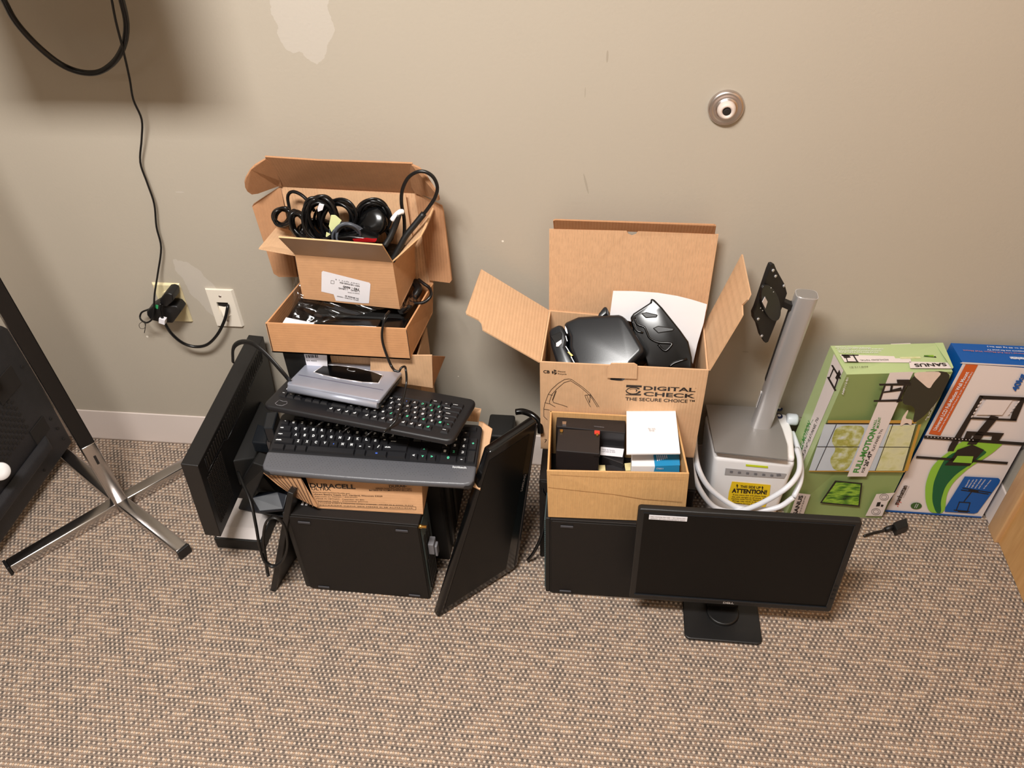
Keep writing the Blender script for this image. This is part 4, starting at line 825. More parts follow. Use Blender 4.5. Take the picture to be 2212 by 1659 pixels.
pl2_([(345, 255), (300, 262), (240, 300), (180, 355), (150, 400), (120, 480), (108, 530), (108, 610), (140, 640)]); pl2_([(345, 255), (372, 262), (390, 275), (470, 330), (540, 390), (590, 460), (628, 520)])
pl2_([(360, 272), (300, 290), (230, 350), (185, 400), (160, 470), (165, 490), (215, 520)]); pl2_([(360, 272), (450, 330), (520, 390), (570, 450), (612, 520)]); pl2_([(225, 370), (192, 460), (200, 478), (290, 505), (330, 520)]); pl2_([(225, 370), (215, 380), (188, 455)])
pl2_([(495, 410), (545, 404), (590, 460)]); pl2_([(495, 410), (500, 428), (548, 520)]); pl2_([(515, 412), (540, 480), (545, 410)]); pl2_([(150, 400), (190, 410)]); pl2_([(120, 480), (160, 490)]); pl2_([(108, 540), (160, 550)])
m.build('lettering', M['ink'], t)
# contents: dark scanner, black tray, sheet of paper
def solid(pts, C, ys, thv): return MB().prism([at(*C(p), y=ys+(p[1]-900)*-.00018) for p in pts], thv)
t = thing('check_scanner', at(*C6((1100, 950)), y=-.13), 'dark grey rounded scanner lying tilted in the printed carton', 'scanner')
fsn = Fr(at(*C6((900, 1140)), y=-.185), 24, 0, -22)
A0 = plane(at(*C6((900, 1150)), y=-.19), at(*C6((1380, 1020)), y=-.175), at(*C6((1000, 770)), y=-.10))
def sld(pts, thick, lift=0, pl=A0): return MB().prism([at(*C6(p), pl=off(pl, lift)) for p in pts], pl[1]*-thick)
sld([(785, 828), (900, 778), (1040, 770), (1190, 762), (1225, 768), (1250, 800), (1375, 1005), (1375, 1040), (1290, 1120), (1240, 1240), (900, 1240), (870, 1110), (830, 1010), (832, 930)], .085).build('body', M['grey'], t, bevel=.014, seg=5)
sld([(685, 885), (700, 868), (765, 836), (785, 850), (812, 900), (818, 950), (806, 1000), (850, 1070), (878, 1130), (880, 1240), (760, 1240), (735, 1100), (700, 990)], .075).build('end_cover', M['grey'], t, bevel=.008, seg=4)
sld([(1035, 800), (1050, 760), (1085, 715), (1102, 710), (1113, 725), (1110, 760), (1060, 800)], .05, -.01).build('hinge_tab', M['grey'], t, bevel=.005, seg=3)
m = sld([(700, 925), (770, 893), (784, 905), (778, 960), (745, 1000)], .004, .001); m.build('recess', M['gloss'], t, bevel=.001)
m = sld([(742, 975), (780, 950), (782, 975), (758, 1000), (742, 1000)], .004, .003); m.build('barcode_label', M['label'], t)
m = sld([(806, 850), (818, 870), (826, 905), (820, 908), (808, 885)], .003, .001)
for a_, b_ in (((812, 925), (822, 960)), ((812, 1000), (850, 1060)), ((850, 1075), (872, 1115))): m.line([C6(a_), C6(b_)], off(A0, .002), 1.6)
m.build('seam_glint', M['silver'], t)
m = sld([(825, 1040), (835, 1038), (865, 1065), (850, 1070)], .004, .004); m.build('gold_contact', M['brass'], t)
A1 = plane(at(*C6((1400, 1150)), y=-.17), at(*C6((1700, 1100)), y=-.165), at(*C6((1450, 660)), y=-.075))
t = thing('black_plastic_tray', at(*C6((1520, 950)), y=-.12), 'moulded black plastic tray standing beside the scanner in the printed carton', 'tray')
sld([(1278, 790), (1300, 760), (1425, 680), (1425, 652), (1450, 656), (1512, 720), (1640, 880), (1700, 965), (1725, 1080), (1725, 1240), (1420, 1240), (1390, 1100), (1300, 900)], .07, 0, A1).build('body', M['gloss'], t, bevel=.008, seg=3)
for pts in ([(1355, 760), (1395, 750), (1478, 770), (1470, 790), (1390, 795)], [(1440, 868), (1480, 850), (1600, 868), (1590, 888), (1480, 905)]): sld(pts, .004, .002, A1).build('raised_latch', M['black'], t, bevel=.002)
m = MB()
for pts in ([(1310, 790), (1330, 840), (1380, 860), (1400, 900), (1420, 940), (1480, 970), (1560, 975), (1580, 985), (1540, 1030), (1510, 1020), (1480, 985)], [(1290, 800), (1320, 880), (1370, 900)], [(1560, 1150), (1600, 1120), (1690, 1090)]):
    m.tube([at(*C6(p), pl=off(A1, .0015)) for p in pts], .0025, n=8, sub=3)
m.build('moulded_rib', M['gloss'], t)
pp = [(1155, 598), (1310, 600), (1480, 612), (1620, 635), (1720, 660), (1834, 695), (1810, 830), (1765, 980), (1732, 1125), (1700, 1060), (1600, 950), (1400, 850), (1130, 780)]
tag(MB().slab([ZY(C6(p), -.062-(p[1]-600)*.00008) for p in pp], .0008).build('paper_sheet', M['paper']), 'curled blank white paper sheet behind the devices in the printed carton', 'paper')

# box of batteries
z0_, z1_ = .2655, .400
q0, q1 = at(1184, 1117, z=z0_), at(1478, 1129, z=z0_); r0_, r1_ = at(1181, 1017, z=z1_), at(1489, 1023, z=z1_); s0_, s1_ = at(1188, 882, z=z1_), at(1462, 890, z=z1_)
s0_.y = min(s0_.y, -.222); s1_.y = min(s1_.y, -.222)
t = thing('battery_box', (q0+q1)/2+V((0, .08, 0)), 'open plain cardboard box of black batteries on the ribbed computer', 'cardboard box')
qb0, qb1 = V((s0_.x, s0_.y, z0_)), V((s1_.x+.004, s1_.y, z0_))
m = MB(); th = .004
e_ = V((0, th*.6, 0)); g_ = V((.0006, 0, 0)); m.slab([q0, q1, r1_, r0_], th); m.prism([q1+e_-g_, qb1-g_, s1_-g_, r1_+e_-g_], (-th, 0, 0)); m.prism([q0+e_+g_, qb0+g_, s0_+g_, r0_+e_+g_], (th, 0, 0)); m.prism([qb0, qb1, s1_, s0_], (0, -th, 0)); m.prism([q0, q1, qb1, qb0], (0, 0, th)); m.build('body', M['cardb'], t, bevel=.0008)
bpl = off(plane(q0, q1, r0_), .0005); m = MB(); m.line([C7(p) for p in ((150, 1280), (420, 1310), (760, 1345), (1050, 1390), (1410, 1415))], bpl, .8); m.line([C7(p) for p in ((170, 1160), (700, 1185), (1440, 1190))], bpl, .5)
m.build('crease_line', mat('crease_brown', (150, 104, 58), .9), t)
def topblock(name, pts, C, zt, zb, mt, parent=None, bevel=.002, seg=2):
    return MB().prism([at(*C(p), z=zt) for p in pts], (0, 0, zb-zt)).build(name, mt, parent, bevel=bevel, seg=seg)
zc = .386
t = thing('lead_battery', at(*C7((560, 650)), z=.29), 'wide black sealed battery at the back of the battery box', 'battery', 'batteries in the battery box')
topblock('case', [(222, 690), (235, 574), (880, 592), (880, 768), (640, 745), (230, 706)], C7, zc, .272, M['blk'], t)
topblock('terminal', [(283, 655), (320, 657), (318, 684), (283, 682)], C7, zc+.003, zc, M['nickel'], t, 0)
topblock('terminal_cover', [(248, 528), (300, 530), (300, 560), (246, 558)], C7, zc+.006, zc, mat('faded_red_plastic', (235, 110, 120), .5), t, .001)
topblock('lid_line', [(300, 585), (880, 605), (880, 608), (300, 590)], C7, zc+.0006, zc, M['grey'], t, 0)
m = MB(); m.textpx('WARNING', C7((580, 706)), C7((675, 716)), 2, (V((0, 0, zc+.001)), V((0, 0, 1)))); m.build('lettering', M['inkg'], t)
sheet('clear_tape', [at(*C7((228, 570)), z=zc+.006), at(*C7((460, 588)), z=zc+.004), at(*C7((462, 540)), z=zc+.004), at(*C7((240, 522)), z=zc+.009)], 14, 5, .002, plas, t, 4)
t = thing('lead_battery', at(*C7((430, 850)), z=.28), 'small black battery with one red terminal at the front left of the battery box', 'battery', 'batteries in the battery box')
topblock('case', [(222, 930), (245, 722), (640, 745), (632, 965)], C7, .392, .272, M['blk'], t)
topblock('ridge', [(218, 945), (223, 930), (636, 962), (634, 985)], C7, .386, .382, M['black'], t, 0)
topblock('terminal', [(258, 728), (290, 730), (288, 752), (260, 750)], C7, .397, .392, M['brass'], t, .001)
topblock('terminal', [(600, 765), (625, 765), (624, 786), (600, 786)], C7, .397, .392, M['brass'], t, .001)
topblock('terminal_cover', [(585, 738), (637, 742), (636, 772), (585, 768)], C7, .396, .392, M['red'], t, .001)
tag(topblock('black_battery_pack', [(655, 985), (660, 800), (875, 815), (860, 1060)], C7, .345, .272, M['blk']), 'black battery pack between the small battery and the white card', 'battery', 'batteries in the battery box')
t = tag(topblock('paper_note', [(645, 895), (865, 915), (850, 992), (640, 970)], C7, .352, .351, M['label'], None, 0), 'narrow printed white note on the battery pack', 'paper')
m = MB(); m.textpx('Please do Service', C7((655, 925)), C7((775, 935)), 2.6, (V((0, 0, .3526)), V((0, 0, 1)))); m.textpx('DISPOSED & 2020', C7((650, 945)), C7((780, 952)), 2.6, (V((0, 0, .3526)), V((0, 0, 1)))); m.build('lettering', M['inkg'], t)
tag(topblock('masking_tape_piece', [(628, 1068), (685, 1068), (692, 1135), (625, 1132)], C7, .335, .332, M['notes'], None, 0), 'pale masking tape piece right of the small battery', 'tape', 'masking tape pieces in the battery box')
tag(topblock('masking_tape_piece', [(868, 1052), (930, 1045), (932, 1115), (880, 1120)], C7, .335, .332, M['notes'], None, 0), 'pale masking tape piece left of the blue and white box', 'tape', 'masking tape pieces in the battery box')
tag(topblock('black_battery_pack', [(690, 1062), (860, 1066), (925, 1130), (690, 1130)], C7, .33, .272, M['blk']), 'black battery pack behind the front wall of the battery box', 'battery', 'batteries in the battery box')
t = thing('blue_white_box', at(*C7((1160, 1050)), z=.28), 'small white box with blue printed end under the white card', 'box')
topblock('carton', [(935, 960), (1385, 955), (1390, 1075), (935, 1075)], C7, .375, .272, M['white'], t)
topblock('blue_panel', [(1140, 955), (1385, 955), (1392, 1070), (1155, 1078)], C7, .3758, .3752, M['bluel'], t, 0)
m = MB(); bz = (V((0, 0, .3765)), V((0, 0, 1)))
for k in range(6): m.dec([C7(p) for p in ((1170+k*18, 975), (1178+k*18, 975), (1184+k*18, 1030-k*5), (1176+k*18, 1030-k*5))], bz)
m.build('print', M['label'], t)
Fq = at(*C7((935, 1075)), z=.375); Fr_ = at(*C7((1390, 1075)), z=.375); bf = (V((0, Fq.y-.0008, 0)), V((0, -1, 0)))
m = MB().dec([C7(p) for p in ((1158, 1079), (1388, 1073), (1386, 1140), (1142, 1142))], bf); m.build('blue_end', M['bluel'], t)
m = MB(); m.textpx('CT6063-3', C7((1170, 1108)), C7((1235, 1108)), 3, off(bf, .001), bold=.01); m.build('lettering', M['label'], t)
t = tag(MB().prism([at(*C7(p), z=zz) for p, zz in (((888, 962), .412), ((888, 545), .404), ((1345, 510), .412), ((1394, 956), .412))], (0, 0, -.003)).build('white_card', M['paper'], None), 'square white printed card on top of the battery box contents', 'card')
m = MB(); cz = (V((0, 0, .4135)), V((0, 0, 1))); m.textpx('do not', C7((1090, 728)), C7((1160, 728)), 3, cz); m.textpx('drop', C7((1100, 745)), C7((1150, 745)), 3, cz); m.build('lettering', M['inkg'], t)

# front monitor
fmn = Fr((.099, -.460, .078), .28, -2.4, -.1)
MW, MH = .424, .285
t = thing('widescreen_monitor', (.31, -.44, 0), 'black widescreen monitor with a white asset label standing at the front right', 'monitor')
MB().prism([fmn(x, 0, z) for x, z in rrect(0, 0, MW, MH, .007)], fmn.m@V((0, .015, 0))).build('bezel', M['black'], t, bevel=.003, seg=3)
MB().hexa([fmn(.03, .015, .03), fmn(MW-.03, .015, .03), fmn(MW-.03, .015, MH-.04), fmn(.03, .015, MH-.04), fmn(.09, .038, .06), fmn(MW-.09, .038, .06), fmn(MW-.09, .038, MH-.1), fmn(.09, .038, MH-.1)]).build('rear_cover', M['blackm'], t, bevel=.006, seg=3)
MB().box((.012, -.0006, .020), (MW-.014, .001, MH-.010), fmn).build('screen', M['screen'], t)
m = MB().box((.010, -.003, .016), (MW-.012, .0, .020), fmn).box((.010, -.0012, MH-.010), (MW-.012, 0, MH-.009), fmn).box((MW-.0142, -.002, .02), (MW-.0126, 0, MH-.010), fmn); m.build('screen_rim', M['grey'], t)
m = MB().box((.022, -.0016, MH-.026), (.096, -.0004, MH-.014), fmn); m.build('asset_label', M['label'], t)
m = MB(); a_ = .0022
m.text('DELL P2414Hb REV A00  -  24 7 INCH LED', fmn(.025, -a_, MH-.0188), fmn(.092, -a_, MH-.0188), fmn(.025, -a_, MH-.0165)); m.text('SERIAL 6FT4A-CN 072872 0003', fmn(.025, -a_, MH-.0238), fmn(.092, -a_, MH-.0238), fmn(.025, -a_, MH-.0215)); m.build('label_print', M['inkg'], t)
m = MB().text('DELL', fmn(.199, -.0008, .0065), fmn(.222, -.0008, .0065), fmn(.199, -.0008, .0122), bold=.05); m.build('lettering', M['silver'], t)
m = MB()
for k in range(4): m.box((MW-.010, -.0012, .045+k*.014), (MW-.004, 0, .048+k*.014), fmn)
m.build('button', M['blackm'], t)
fb = Fr((.224, -.502, .0005), .1)
MB().prism([fb(x, y, 0) for x, y in rrect(0, 0, .166, .125, .012)], (0, 0, .007)).build('stand_base', M['black'], t, bevel=.002)
MB().hexa([V((.275, -.42, .007)), V((.345, -.42, .007)), V((.345, -.392, .007)), V((.275, -.392, .007)), V((.275, -.415, .20)), V((.345, -.415, .20)), V((.345, -.398, .20)), V((.275, -.398, .20))]).build('stand_neck', M['blackm'], t, bevel=.004)
MB().lathe([(.034, 0), (.036, .004), (.033, .008)], (.31, -.43, .007), (0, 0, 1)).build('swivel_ring', M['black'], t)
m = MB().tube([at(1866, 1158, z=.008), at(1885, 1152, z=.006), at(1905, 1147, z=.006), at(1922, 1140, z=.012)], .0032)
t = thing('power_lead', at(1940, 1135, z=0), 'black power lead with its connector lying on the carpet behind the front monitor', 'power cord')
m.build('cord', M['cable'], t)
MB().tube([at(1912, 1144, z=.010), at(1932, 1137, z=.013)], .006, n=10, sub=1).build('strain_relief', M['rubber'], t)
MB().prism([at(1930, 1128, z=.026), at(1958, 1118, z=.026), at(1963, 1136, z=.026), at(1938, 1145, z=.026)], (0, 0, -.0235)).build('connector', M['rubber'], t, bevel=.002)

# white office machine
zt = .2335
f0, f1 = at(1543, 988, z=zt-.01), at(1719, 1003, z=zt-.01)
t = thing('white_office_machine', (.38, -.10, 0), 'white plastic office machine with a yellow ATTENTION sticker and wrapped cord', 'office machine')
yb3 = -.012; x_l = f0.x; x_r = f1.x
bot = lambda P_, dx=0: V((P_.x+dx, P_.y, .0))
fl0, fl1 = V((f0.x, f0.y, 0)), V((f1.x-.012, f1.y, 0))
tp4 = [f0, f1, at(1713, 938, z=zt-.01), V((at(1694, 876, z=zt-.01).x, yb3, zt-.01)), V((f0.x-.012, yb3, zt-.01))]
bt4 = [V((f0.x+.010, f0.y+.004, 0)), V((f1.x-.012, f1.y+.004, 0)), V((f1.x-.008, -.08, 0)), V((f1.x-.03, yb3, 0)), V((f0.x, yb3, 0))]
m = MB(); m.add(bt4+tp4, [(4, 3, 2, 1, 0), (5, 6, 7, 8, 9)]+[(k, (k+1) % 5, 5+(k+1) % 5, 5+k) for k in range(5)]); m.build('body', M['white'], t, bevel=.012, seg=4)
m = MB(); tl = [p+V((0, 0, 0)) for p in tp4]; m.add([p+V((.002 if k in (0, 4) else -.002, .004 if k < 2 else -.002, 0)) for k, p in enumerate(tl)]+[p+V((.006 if k in (0, 4) else -.004, .010 if k < 2 else -.004, .014)) for k, p in enumerate(tl)], [(4, 3, 2, 1, 0), (5, 6, 7, 8, 9)]+[(k, (k+1) % 5, 5+(k+1) % 5, 5+k) for k in range(5)]); m.build('top_cover', M['white'], t, bevel=.006, seg=3)
wpl = off(plane(V((f0.x+.010, f0.y+.004, 0)), V((f1.x-.012, f1.y+.004, 0)), f0), .0012)
MB().dec([S1(p) for p in ((250, 1320), (628, 1355), (612, 1384), (244, 1362))], wpl).build('status_panel', mat('status_strip', (176, 172, 172), .4), t)
m = MB(); wp2 = off(wpl, .0012)
for k in range(6): m.dec([S1(p) for p in ((278+k*50, 1336+k*4.5), (296+k*50, 1338+k*4.5), (294+k*50, 1350+k*4.5), (276+k*50, 1348+k*4.5))], wp2)
m.dec([S1(p) for p in ((565, 1356), (590, 1354), (594, 1368), (566, 1370))], wp2); m.build('status_icon', M['inkg'], t)
MB().dec([S1(p) for p in ((375, 1296), (512, 1308), (512, 1320), (375, 1308))], wpl).build('highlight_strip', M['neon'], t)
MB().dec([S1(p) for p in ((290, 1402), (528, 1424), (520, 1500), (495, 1562), (262, 1530), (270, 1470))], wpl).build('warning_sticker', M['yellow'], t)
m = MB(); tpx(m, 'THIS SIDE UP', (340, 1440), (465, 1448), 5, wp2, S1, .02); tpx(m, 'ATTENTION!', (288, 1470), (503, 1482), 8.5, wp2, S1, .04)
for k, (a_, b_) in enumerate((((295, 1487), (500, 1498)), ((288, 1500), (505, 1512)), ((285, 1512), (505, 1524)), ((290, 1524), (490, 1537)), ((300, 1538), (470, 1550)))): tpx(m, ('If you move this unit please keep', 'the unit upright at all times. This', 'machine must not be tipped over or', 'damage may result to the inside.', 'Contact service for details')[k], a_, b_, 2.6, wp2, S1, .015)
for u in (322, 478): m.dec([S1(p) for p in ((u-7, 1428+(u-322)*.08), (u, 1418+(u-322)*.08), (u+7, 1429+(u-322)*.08))], wp2); m.dec([S1(p) for p in ((u-3, 1428+(u-322)*.08), (u+3, 1429+(u-322)*.08), (u+3, 1440+(u-322)*.08), (u-3, 1439+(u-322)*.08))], wp2)
m.build('sticker_print', M['ink'], t)
for c_ in ((580, 953), (580, 1000)):
    P_ = at(*S1(c_), z=zt+.004); MB().lathe([(.0085, 0), (.0085, .002), (.007, .003)], P_, (0, 0, 1), n=24).build('button', mat('navy_button', (30, 40, 80), .4), t); MB().lathe([(.004, .003), (.004, .0036)], P_, (0, 0, 1), n=12).build('button_mark', M['label'], t)
c_ = [((60, 1110), -.10, .17), ((62, 1220), -.16, .15), ((85, 1330), -.205, .13), ((140, 1430), -.225, .10), ((230, 1510), -.232, .075), ((330, 1565), -.235, .055), ((450, 1580), -.237, .04), ((580, 1560), -.235, .04), ((670, 1500), -.225, .05)]
m = MB().tube([at(*S1(p), y=y) for p, y, z in c_], .0062, n=12)
m.tube([at(*S1(p), y=y) for p, y in (((40, 1180), -.14), ((45, 1320), -.20), ((90, 1450), -.232), ((180, 1560), -.240), ((300, 1590), -.243), ((420, 1560), -.245), ((540, 1500), -.243), ((640, 1430), -.232), ((700, 1350), -.20), ((708, 1270), -.16), ((690, 1200), -.12))], .0062, n=12)
m.tube([at(*S1(p), y=y) for p, y in (((670, 1500), -.225), ((710, 1410), -.20), ((718, 1330), -.17), ((705, 1230), -.12), ((685, 1160), -.08), ((662, 1100), -.05))], .0062, n=12); m.build('cord', M['whitec'], t)
P_ = at(*S1((625, 1015)), y=-.035); MB().lathe([(.012, 0), (.014, .004), (.014, .022), (.012, .026)], P_, (1, -.05, 0), n=20).build('plug', mat('pale_blue_white_plastic', (205, 212, 218), .4), t)
m = MB()
for dz in (-.006, .005): m.box((P_.x+.026, P_.y-.001, P_.z+dz), (P_.x+.042, P_.y+.001, P_.z+dz+.003))
m.build('prong', M['nickel'], t)

# silver monitor stand on the machine
zp = .2475
pq = [at(*S1(p), z=zp) for p in ((182, 1226), (632, 1275), (628, 1180), (598, 1085), (572, 1020), (552, 955))]
bl = at(1522, 857, z=zp); br = at(1668, 862, z=zp)
for q in (bl, br): q.y = min(q.y, -.014)
t = thing('silver_monitor_stand', (.38, -.1, zp), 'silver monitor stand with black mounting plate standing on the white office machine', 'monitor stand')
MB().prism(pq+[br, bl], (0, 0, .005)).build('base_plate', M['plate'], t, bevel=.0015)
b0c, b1c = at(*S1((468, 1050)), z=zp+.005), at(*S1((752, 245)), y=-.095)
axc = (b1c-b0c); hh = axc.length; axn = axc.normalized()
ux = (V((1, 0, 0))-axn*axn.x).normalized(); uy = axn.cross(ux)
sec = []
for k in range(28):
    a_ = 2*math.pi*k/28; c1, s1 = math.cos(a_), math.sin(a_); sec.append((.0225*math.copysign(abs(c1)**.55, c1), .0165*math.copysign(abs(s1)**.55, s1)))
vs = [b0c+ux*x+uy*y for x, y in sec]; vs = [v-axn*((v.z-b0c.z)/axn.z) for v in vs]+[b1c+ux*x*1.0+uy*y for x, y in sec]; n_ = 28
m = MB(); m.add(vs, [(k, (k+1) % n_, n_+(k+1) % n_, n_+k) for k in range(n_)], 0, True); m.add(vs, [tuple(range(n_))[::-1], tuple(range(n_, 2*n_))]); m.build('column', M['silver'], t)
m = MB(); m.add([b1c+ux*x*.86+uy*y*.86+axn*.0012 for x, y in sec]+[b1c+ux*x*.93+uy*y*.93 for x, y in sec], [(k, (k+1) % n_, n_+(k+1) % n_, n_+k) for k in range(n_)]+[tuple(range(n_))]); m.build('column_cap', M['plate'], t)
m = MB()
def onc(f_, dx, dy): return b0c+axc*f_+ux*dx+uy*dy
m.hexa([onc(.36, -.0236, .006), onc(.36, -.0225, .012), onc(.93, -.0225, .012), onc(.93, -.0236, .006), onc(.36, -.024, .0), onc(.36, -.02, .001), onc(.93, -.02, .001), onc(.93, -.024, .0)])
m.build('slide_slot', M['hole'], t)
m = MB().hexa([onc(.15, -.0245, -.006), onc(.15, -.0215, .004), onc(.27, -.0215, .004), onc(.27, -.0245, -.006), onc(.15, -.0255, -.005), onc(.15, -.0245, .005), onc(.27, -.0245, .005), onc(.27, -.0255, -.005)]); m.build('cable_clip', mat('pale_clip', (215, 213, 212), .35), t, bevel=.001)
vpl_pts = [at(*S1(p), y=y) for p, y in (((425, 365), -.165), ((545, 58), -.165), ((632, 238), -.105), ((500, 545), -.105))]
vp_ = plane(vpl_pts[0], vpl_pts[1], vpl_pts[3])
def VP(p, l=0): return at(*S1(p), pl=off(vp_, l))
out = [(425, 362), (440, 330), (520, 95), (535, 60), (552, 58), (565, 90), (618, 185), (632, 240), (600, 330), (515, 540), (500, 548), (470, 500), (450, 430), (428, 395)]
MB().prism([VP(p) for p in out], vp_[1]*-.009).build('mounting_plate', M['blackm'], t, bevel=.0015)
cc = VP((515, 293), .0); u2 = (VP((545, 180))-cc); w2 = (VP((565, 290))-cc)
m = MB(); pts = [VP((518+58*math.cos(a)-22*math.sin(a), 290+30*math.cos(a)*.3+112*math.sin(a)*-1)) for a in [2*math.pi*k/28 for k in range(28)]]; m.prism(pts, vp_[1]*.006); m.build('swivel_disc', M['black'], t, bevel=.0015)
m = MB().prism([VP(p, .0065) for p in ((475, 292), (492, 260), (508, 290), (495, 332))], vp_[1]*.0008); m.build('small_label', M['label'], t)
m = MB()
for p in ((448, 395), (470, 500), (540, 95), (555, 130), (607, 190)): m.lathe([(.003, 0), (.003, .003)], VP(p, .0), vp_[1], n=10)
for p in ((478, 345), (545, 230), (465, 330), (530, 205)): m.lathe([(.0012, 0), (.0012, .001)], VP(p, .0065), vp_[1], n=8)
m.build('screw', M['silver'], t)
h0_, h1c = VP((590, 290), -.009), onc(.91, -.018, 0)
m = MB().tube([h0_, (h0_+h1c)/2, h1c], .010, n=4, sub=1); m.build('arm', M['black'], t, bevel=.001)

# ---------------------------------------------------------------- two wall mount boxes
def flatbox(tl, tr, br, bl, ktl, ktr, mt_front, mts, mtt, t, mleft):
    vl = ktl-tl; vr = ktr-tr
    kbl, kbr = bl+V((vl.x, vl.y, 0)), br+V((vr.x, vr.y, 0))
    kbl.z = kbr.z = .001
    m = MB(); m.add([bl, br, tr, tl, kbl, kbr, ktr, ktl], [(0, 1, 2, 3)], 0); b_ = len(m.v)-8
    for f, mi in (((3, 2, 6, 7), 1), ((0, 3, 7, 4), 2), ((1, 5, 6, 2), 3), ((0, 4, 5, 1), 3), ((4, 7, 6, 5), 3)): m.f.append(([b_+i for i in f], mi)); m.sm.append(False)
    return m.build('carton', [mt_front, mts, mleft, mtt], t)
bl, br = at(1697, 1114, z=.001), at(1904, 1119, z=.001)
tl, tr = at(1829, 809, y=bl.y+.004), at(2058, 803, y=br.y+.028)
ktl, ktr = at(1794, 747, y=-.036), at(2034, 741, y=-.012)
t = thing('green_wall_mount_box', (bl+br)/2, 'tall sage green printed wall mount carton leaning beside the white office machine', 'box')
flatbox(tl, tr, br, bl, ktl, ktr, M['sage'], M['sagel'], M['sage'], t, M['sagel'])
gp = off(plane(tl, bl, br), .0035)
def G(k=1): return off(gp, .0004*k)
def deco(name, polys, mt, pl, C, lines=(), texts=(), wd=1):
    m = MB()
    if name in ('tree_print', 'lime_swoosh', 'green_swoosh', 'torn_patch', 'flower_print', 'dark_shadow_print'): polys = [[p_[0] for p_ in rnd([(p, 0) for p in q], 2)] for q in polys]
    for q in polys: m.dec([C(p) for p in q], pl)
    for q in lines: m.line([C(p) for p in q], pl, wd)
    for q in texts: tpx(m, q[0], q[1], q[2], q[3], pl, C, q[4] if len(q) > 4 else .01)
    return m.build(name, mt, t)
deco('sky_print', [[(400, 775), (1185, 775), (1065, 1172), (265, 1172)]], M['skyp'], G(0), S2)
deco('tree_print', [[(500, 790), (760, 785), (690, 960), (600, 1172), (480, 1172), (440, 1080), (500, 990), (455, 920)]], M['trees'], G(1), S2)
deco('field_print', [[(960, 790), (1180, 780), (1065, 1172), (835, 1172), (870, 1060)]], M['field'], G(1), S2)
deco('window_bar', [[(415, 765), (1160, 768), (1160, 778), (412, 775)]], M['ink'], G(2), S2, [[(500, 780), (325, 1170)], [(338, 968), (1130, 972)], [(985, 770), (832, 1172)], [(1180, 780), (1066, 1172)]], wd=1.4)
deco('window_frame_print', [[(430, 742), (1185, 742), (1180, 768), (425, 765)], [(268, 1172), (1090, 1176), (1085, 1186), (262, 1180)], [(1200, 780), (1225, 775), (1110, 1175), (1078, 1175)]], M['oak'], G(2), S2)
deco('white_stripe', [[(958, 335), (1160, 328), (1030, 590), (755, 1222), (592, 1222), (835, 640)]], M['manh'], G(3), S2)
deco('dark_shadow_print', [[(1160, 330), (1500, 320), (1380, 560), (1260, 700), (1145, 780), (1180, 625), (1040, 600)]], M['shade'], G(4), S2)
deco('torn_patch', [[(1162, 332), (1415, 324), (1330, 420), (1295, 480), (1215, 410), (1168, 370)]], M['pinkw'], G(6), S2)
deco('mount_print', [[(865, 430), (1140, 425), (1138, 445), (868, 447)], [(820, 570), (1065, 562), (1060, 582), (818, 585)], [(1015, 395), (1125, 395), (1120, 425), (1020, 425)], [(905, 447), (922, 447), (880, 570), (862, 570)], [(1075, 445), (1100, 445), (1035, 590), (1012, 590)], [(910, 495), (950, 490), (985, 478), (1055, 460), (1060, 490), (900, 510)], [(965, 445), (985, 445), (975, 500), (955, 500)]], M['ink'], G(7), S2)
deco('flower_print', [[(1040, 800), (1060, 720), (1110, 650), (1115, 665), (1085, 730), (1150, 735), (1140, 790), (1100, 760)]], M['pinkw'], G(5), S2)
deco('stripe_text', [], M['grass'], G(5), S2, texts=[('FULL-MOTION', (688, 1190), (846, 820), 11, .035), ('WALL', (828, 820), (848, 735), 5.5, .015), ('MOUNT', (862, 808), (884, 715), 5.5, .01)])
deco('size_text', [], M['ink'], G(5), S2, texts=[('FOR', (735, 1188), (752, 1142), 5.5), ('26"-47"', (765, 1135), (815, 1010), 8, .03), ('FLAT-PANEL TVs', (822, 1003), (900, 820), 5.5, 0)])
deco('television_print', [[(490, 1256), (722, 1278), (698, 1480), (360, 1448)]], M['ink'], G(3), S2)
deco('picture_print', [[(502, 1268), (708, 1288), (688, 1468), (378, 1440)]], M['leaf'], G(4), S2)
deco('brand_panel', [[(168, 1362), (280, 1376), (215, 1560), (100, 1555)]], M['manh'], G(3), S2); deco('approval_panel', [[(842, 1372), (1000, 1360), (940, 1440), (890, 1560), (748, 1558)]], M['manh'], G(3), S2)
deco('brand_text', [], M['ink'], G(5), S2, texts=[('SANUS', (162, 1548), (218, 1385), 8, .03), ('SYSTEMS', (190, 1545), (242, 1390), 2.2, 0)])
m = MB()
for cx, cy, r in ((908, 1398, 38), (838, 1522, 38)):
    for k in range(16):
        a0, a1 = 2*math.pi*k/16, 2*math.pi*(k+1)/16
        m.line([S2((cx+r*math.cos(a0), cy+r*.72*math.sin(a0))), S2((cx+r*math.cos(a1), cy+r*.72*math.sin(a1)))], G(5), .7)
        m.line([S2((cx+r*.6*math.cos(a0), cy+r*.43*math.sin(a0))), S2((cx+r*.6*math.cos(a1), cy+r*.43*math.sin(a1)))], G(5), .6)
m.dec([S2(p) for p in ((850, 1442), (880, 1440), (870, 1475), (838, 1478))], G(5)); m.dec([S2(p) for p in ((885, 1460), (905, 1465), (895, 1482), (878, 1478))], G(5)); m.build('approval_mark', M['ink'], t)
deco('model_text', [], M['label'], G(3), S2, texts=[('AMF112-B1', (560, 525), (605, 380), 4, .01), ('Extension: 22" / Swivel', (1292, 720), (1475, 352), 2.4, .0), ('Fits 16" studs and Flat Panel TVs', (1268, 740), (1440, 400), 2.4, .0)])
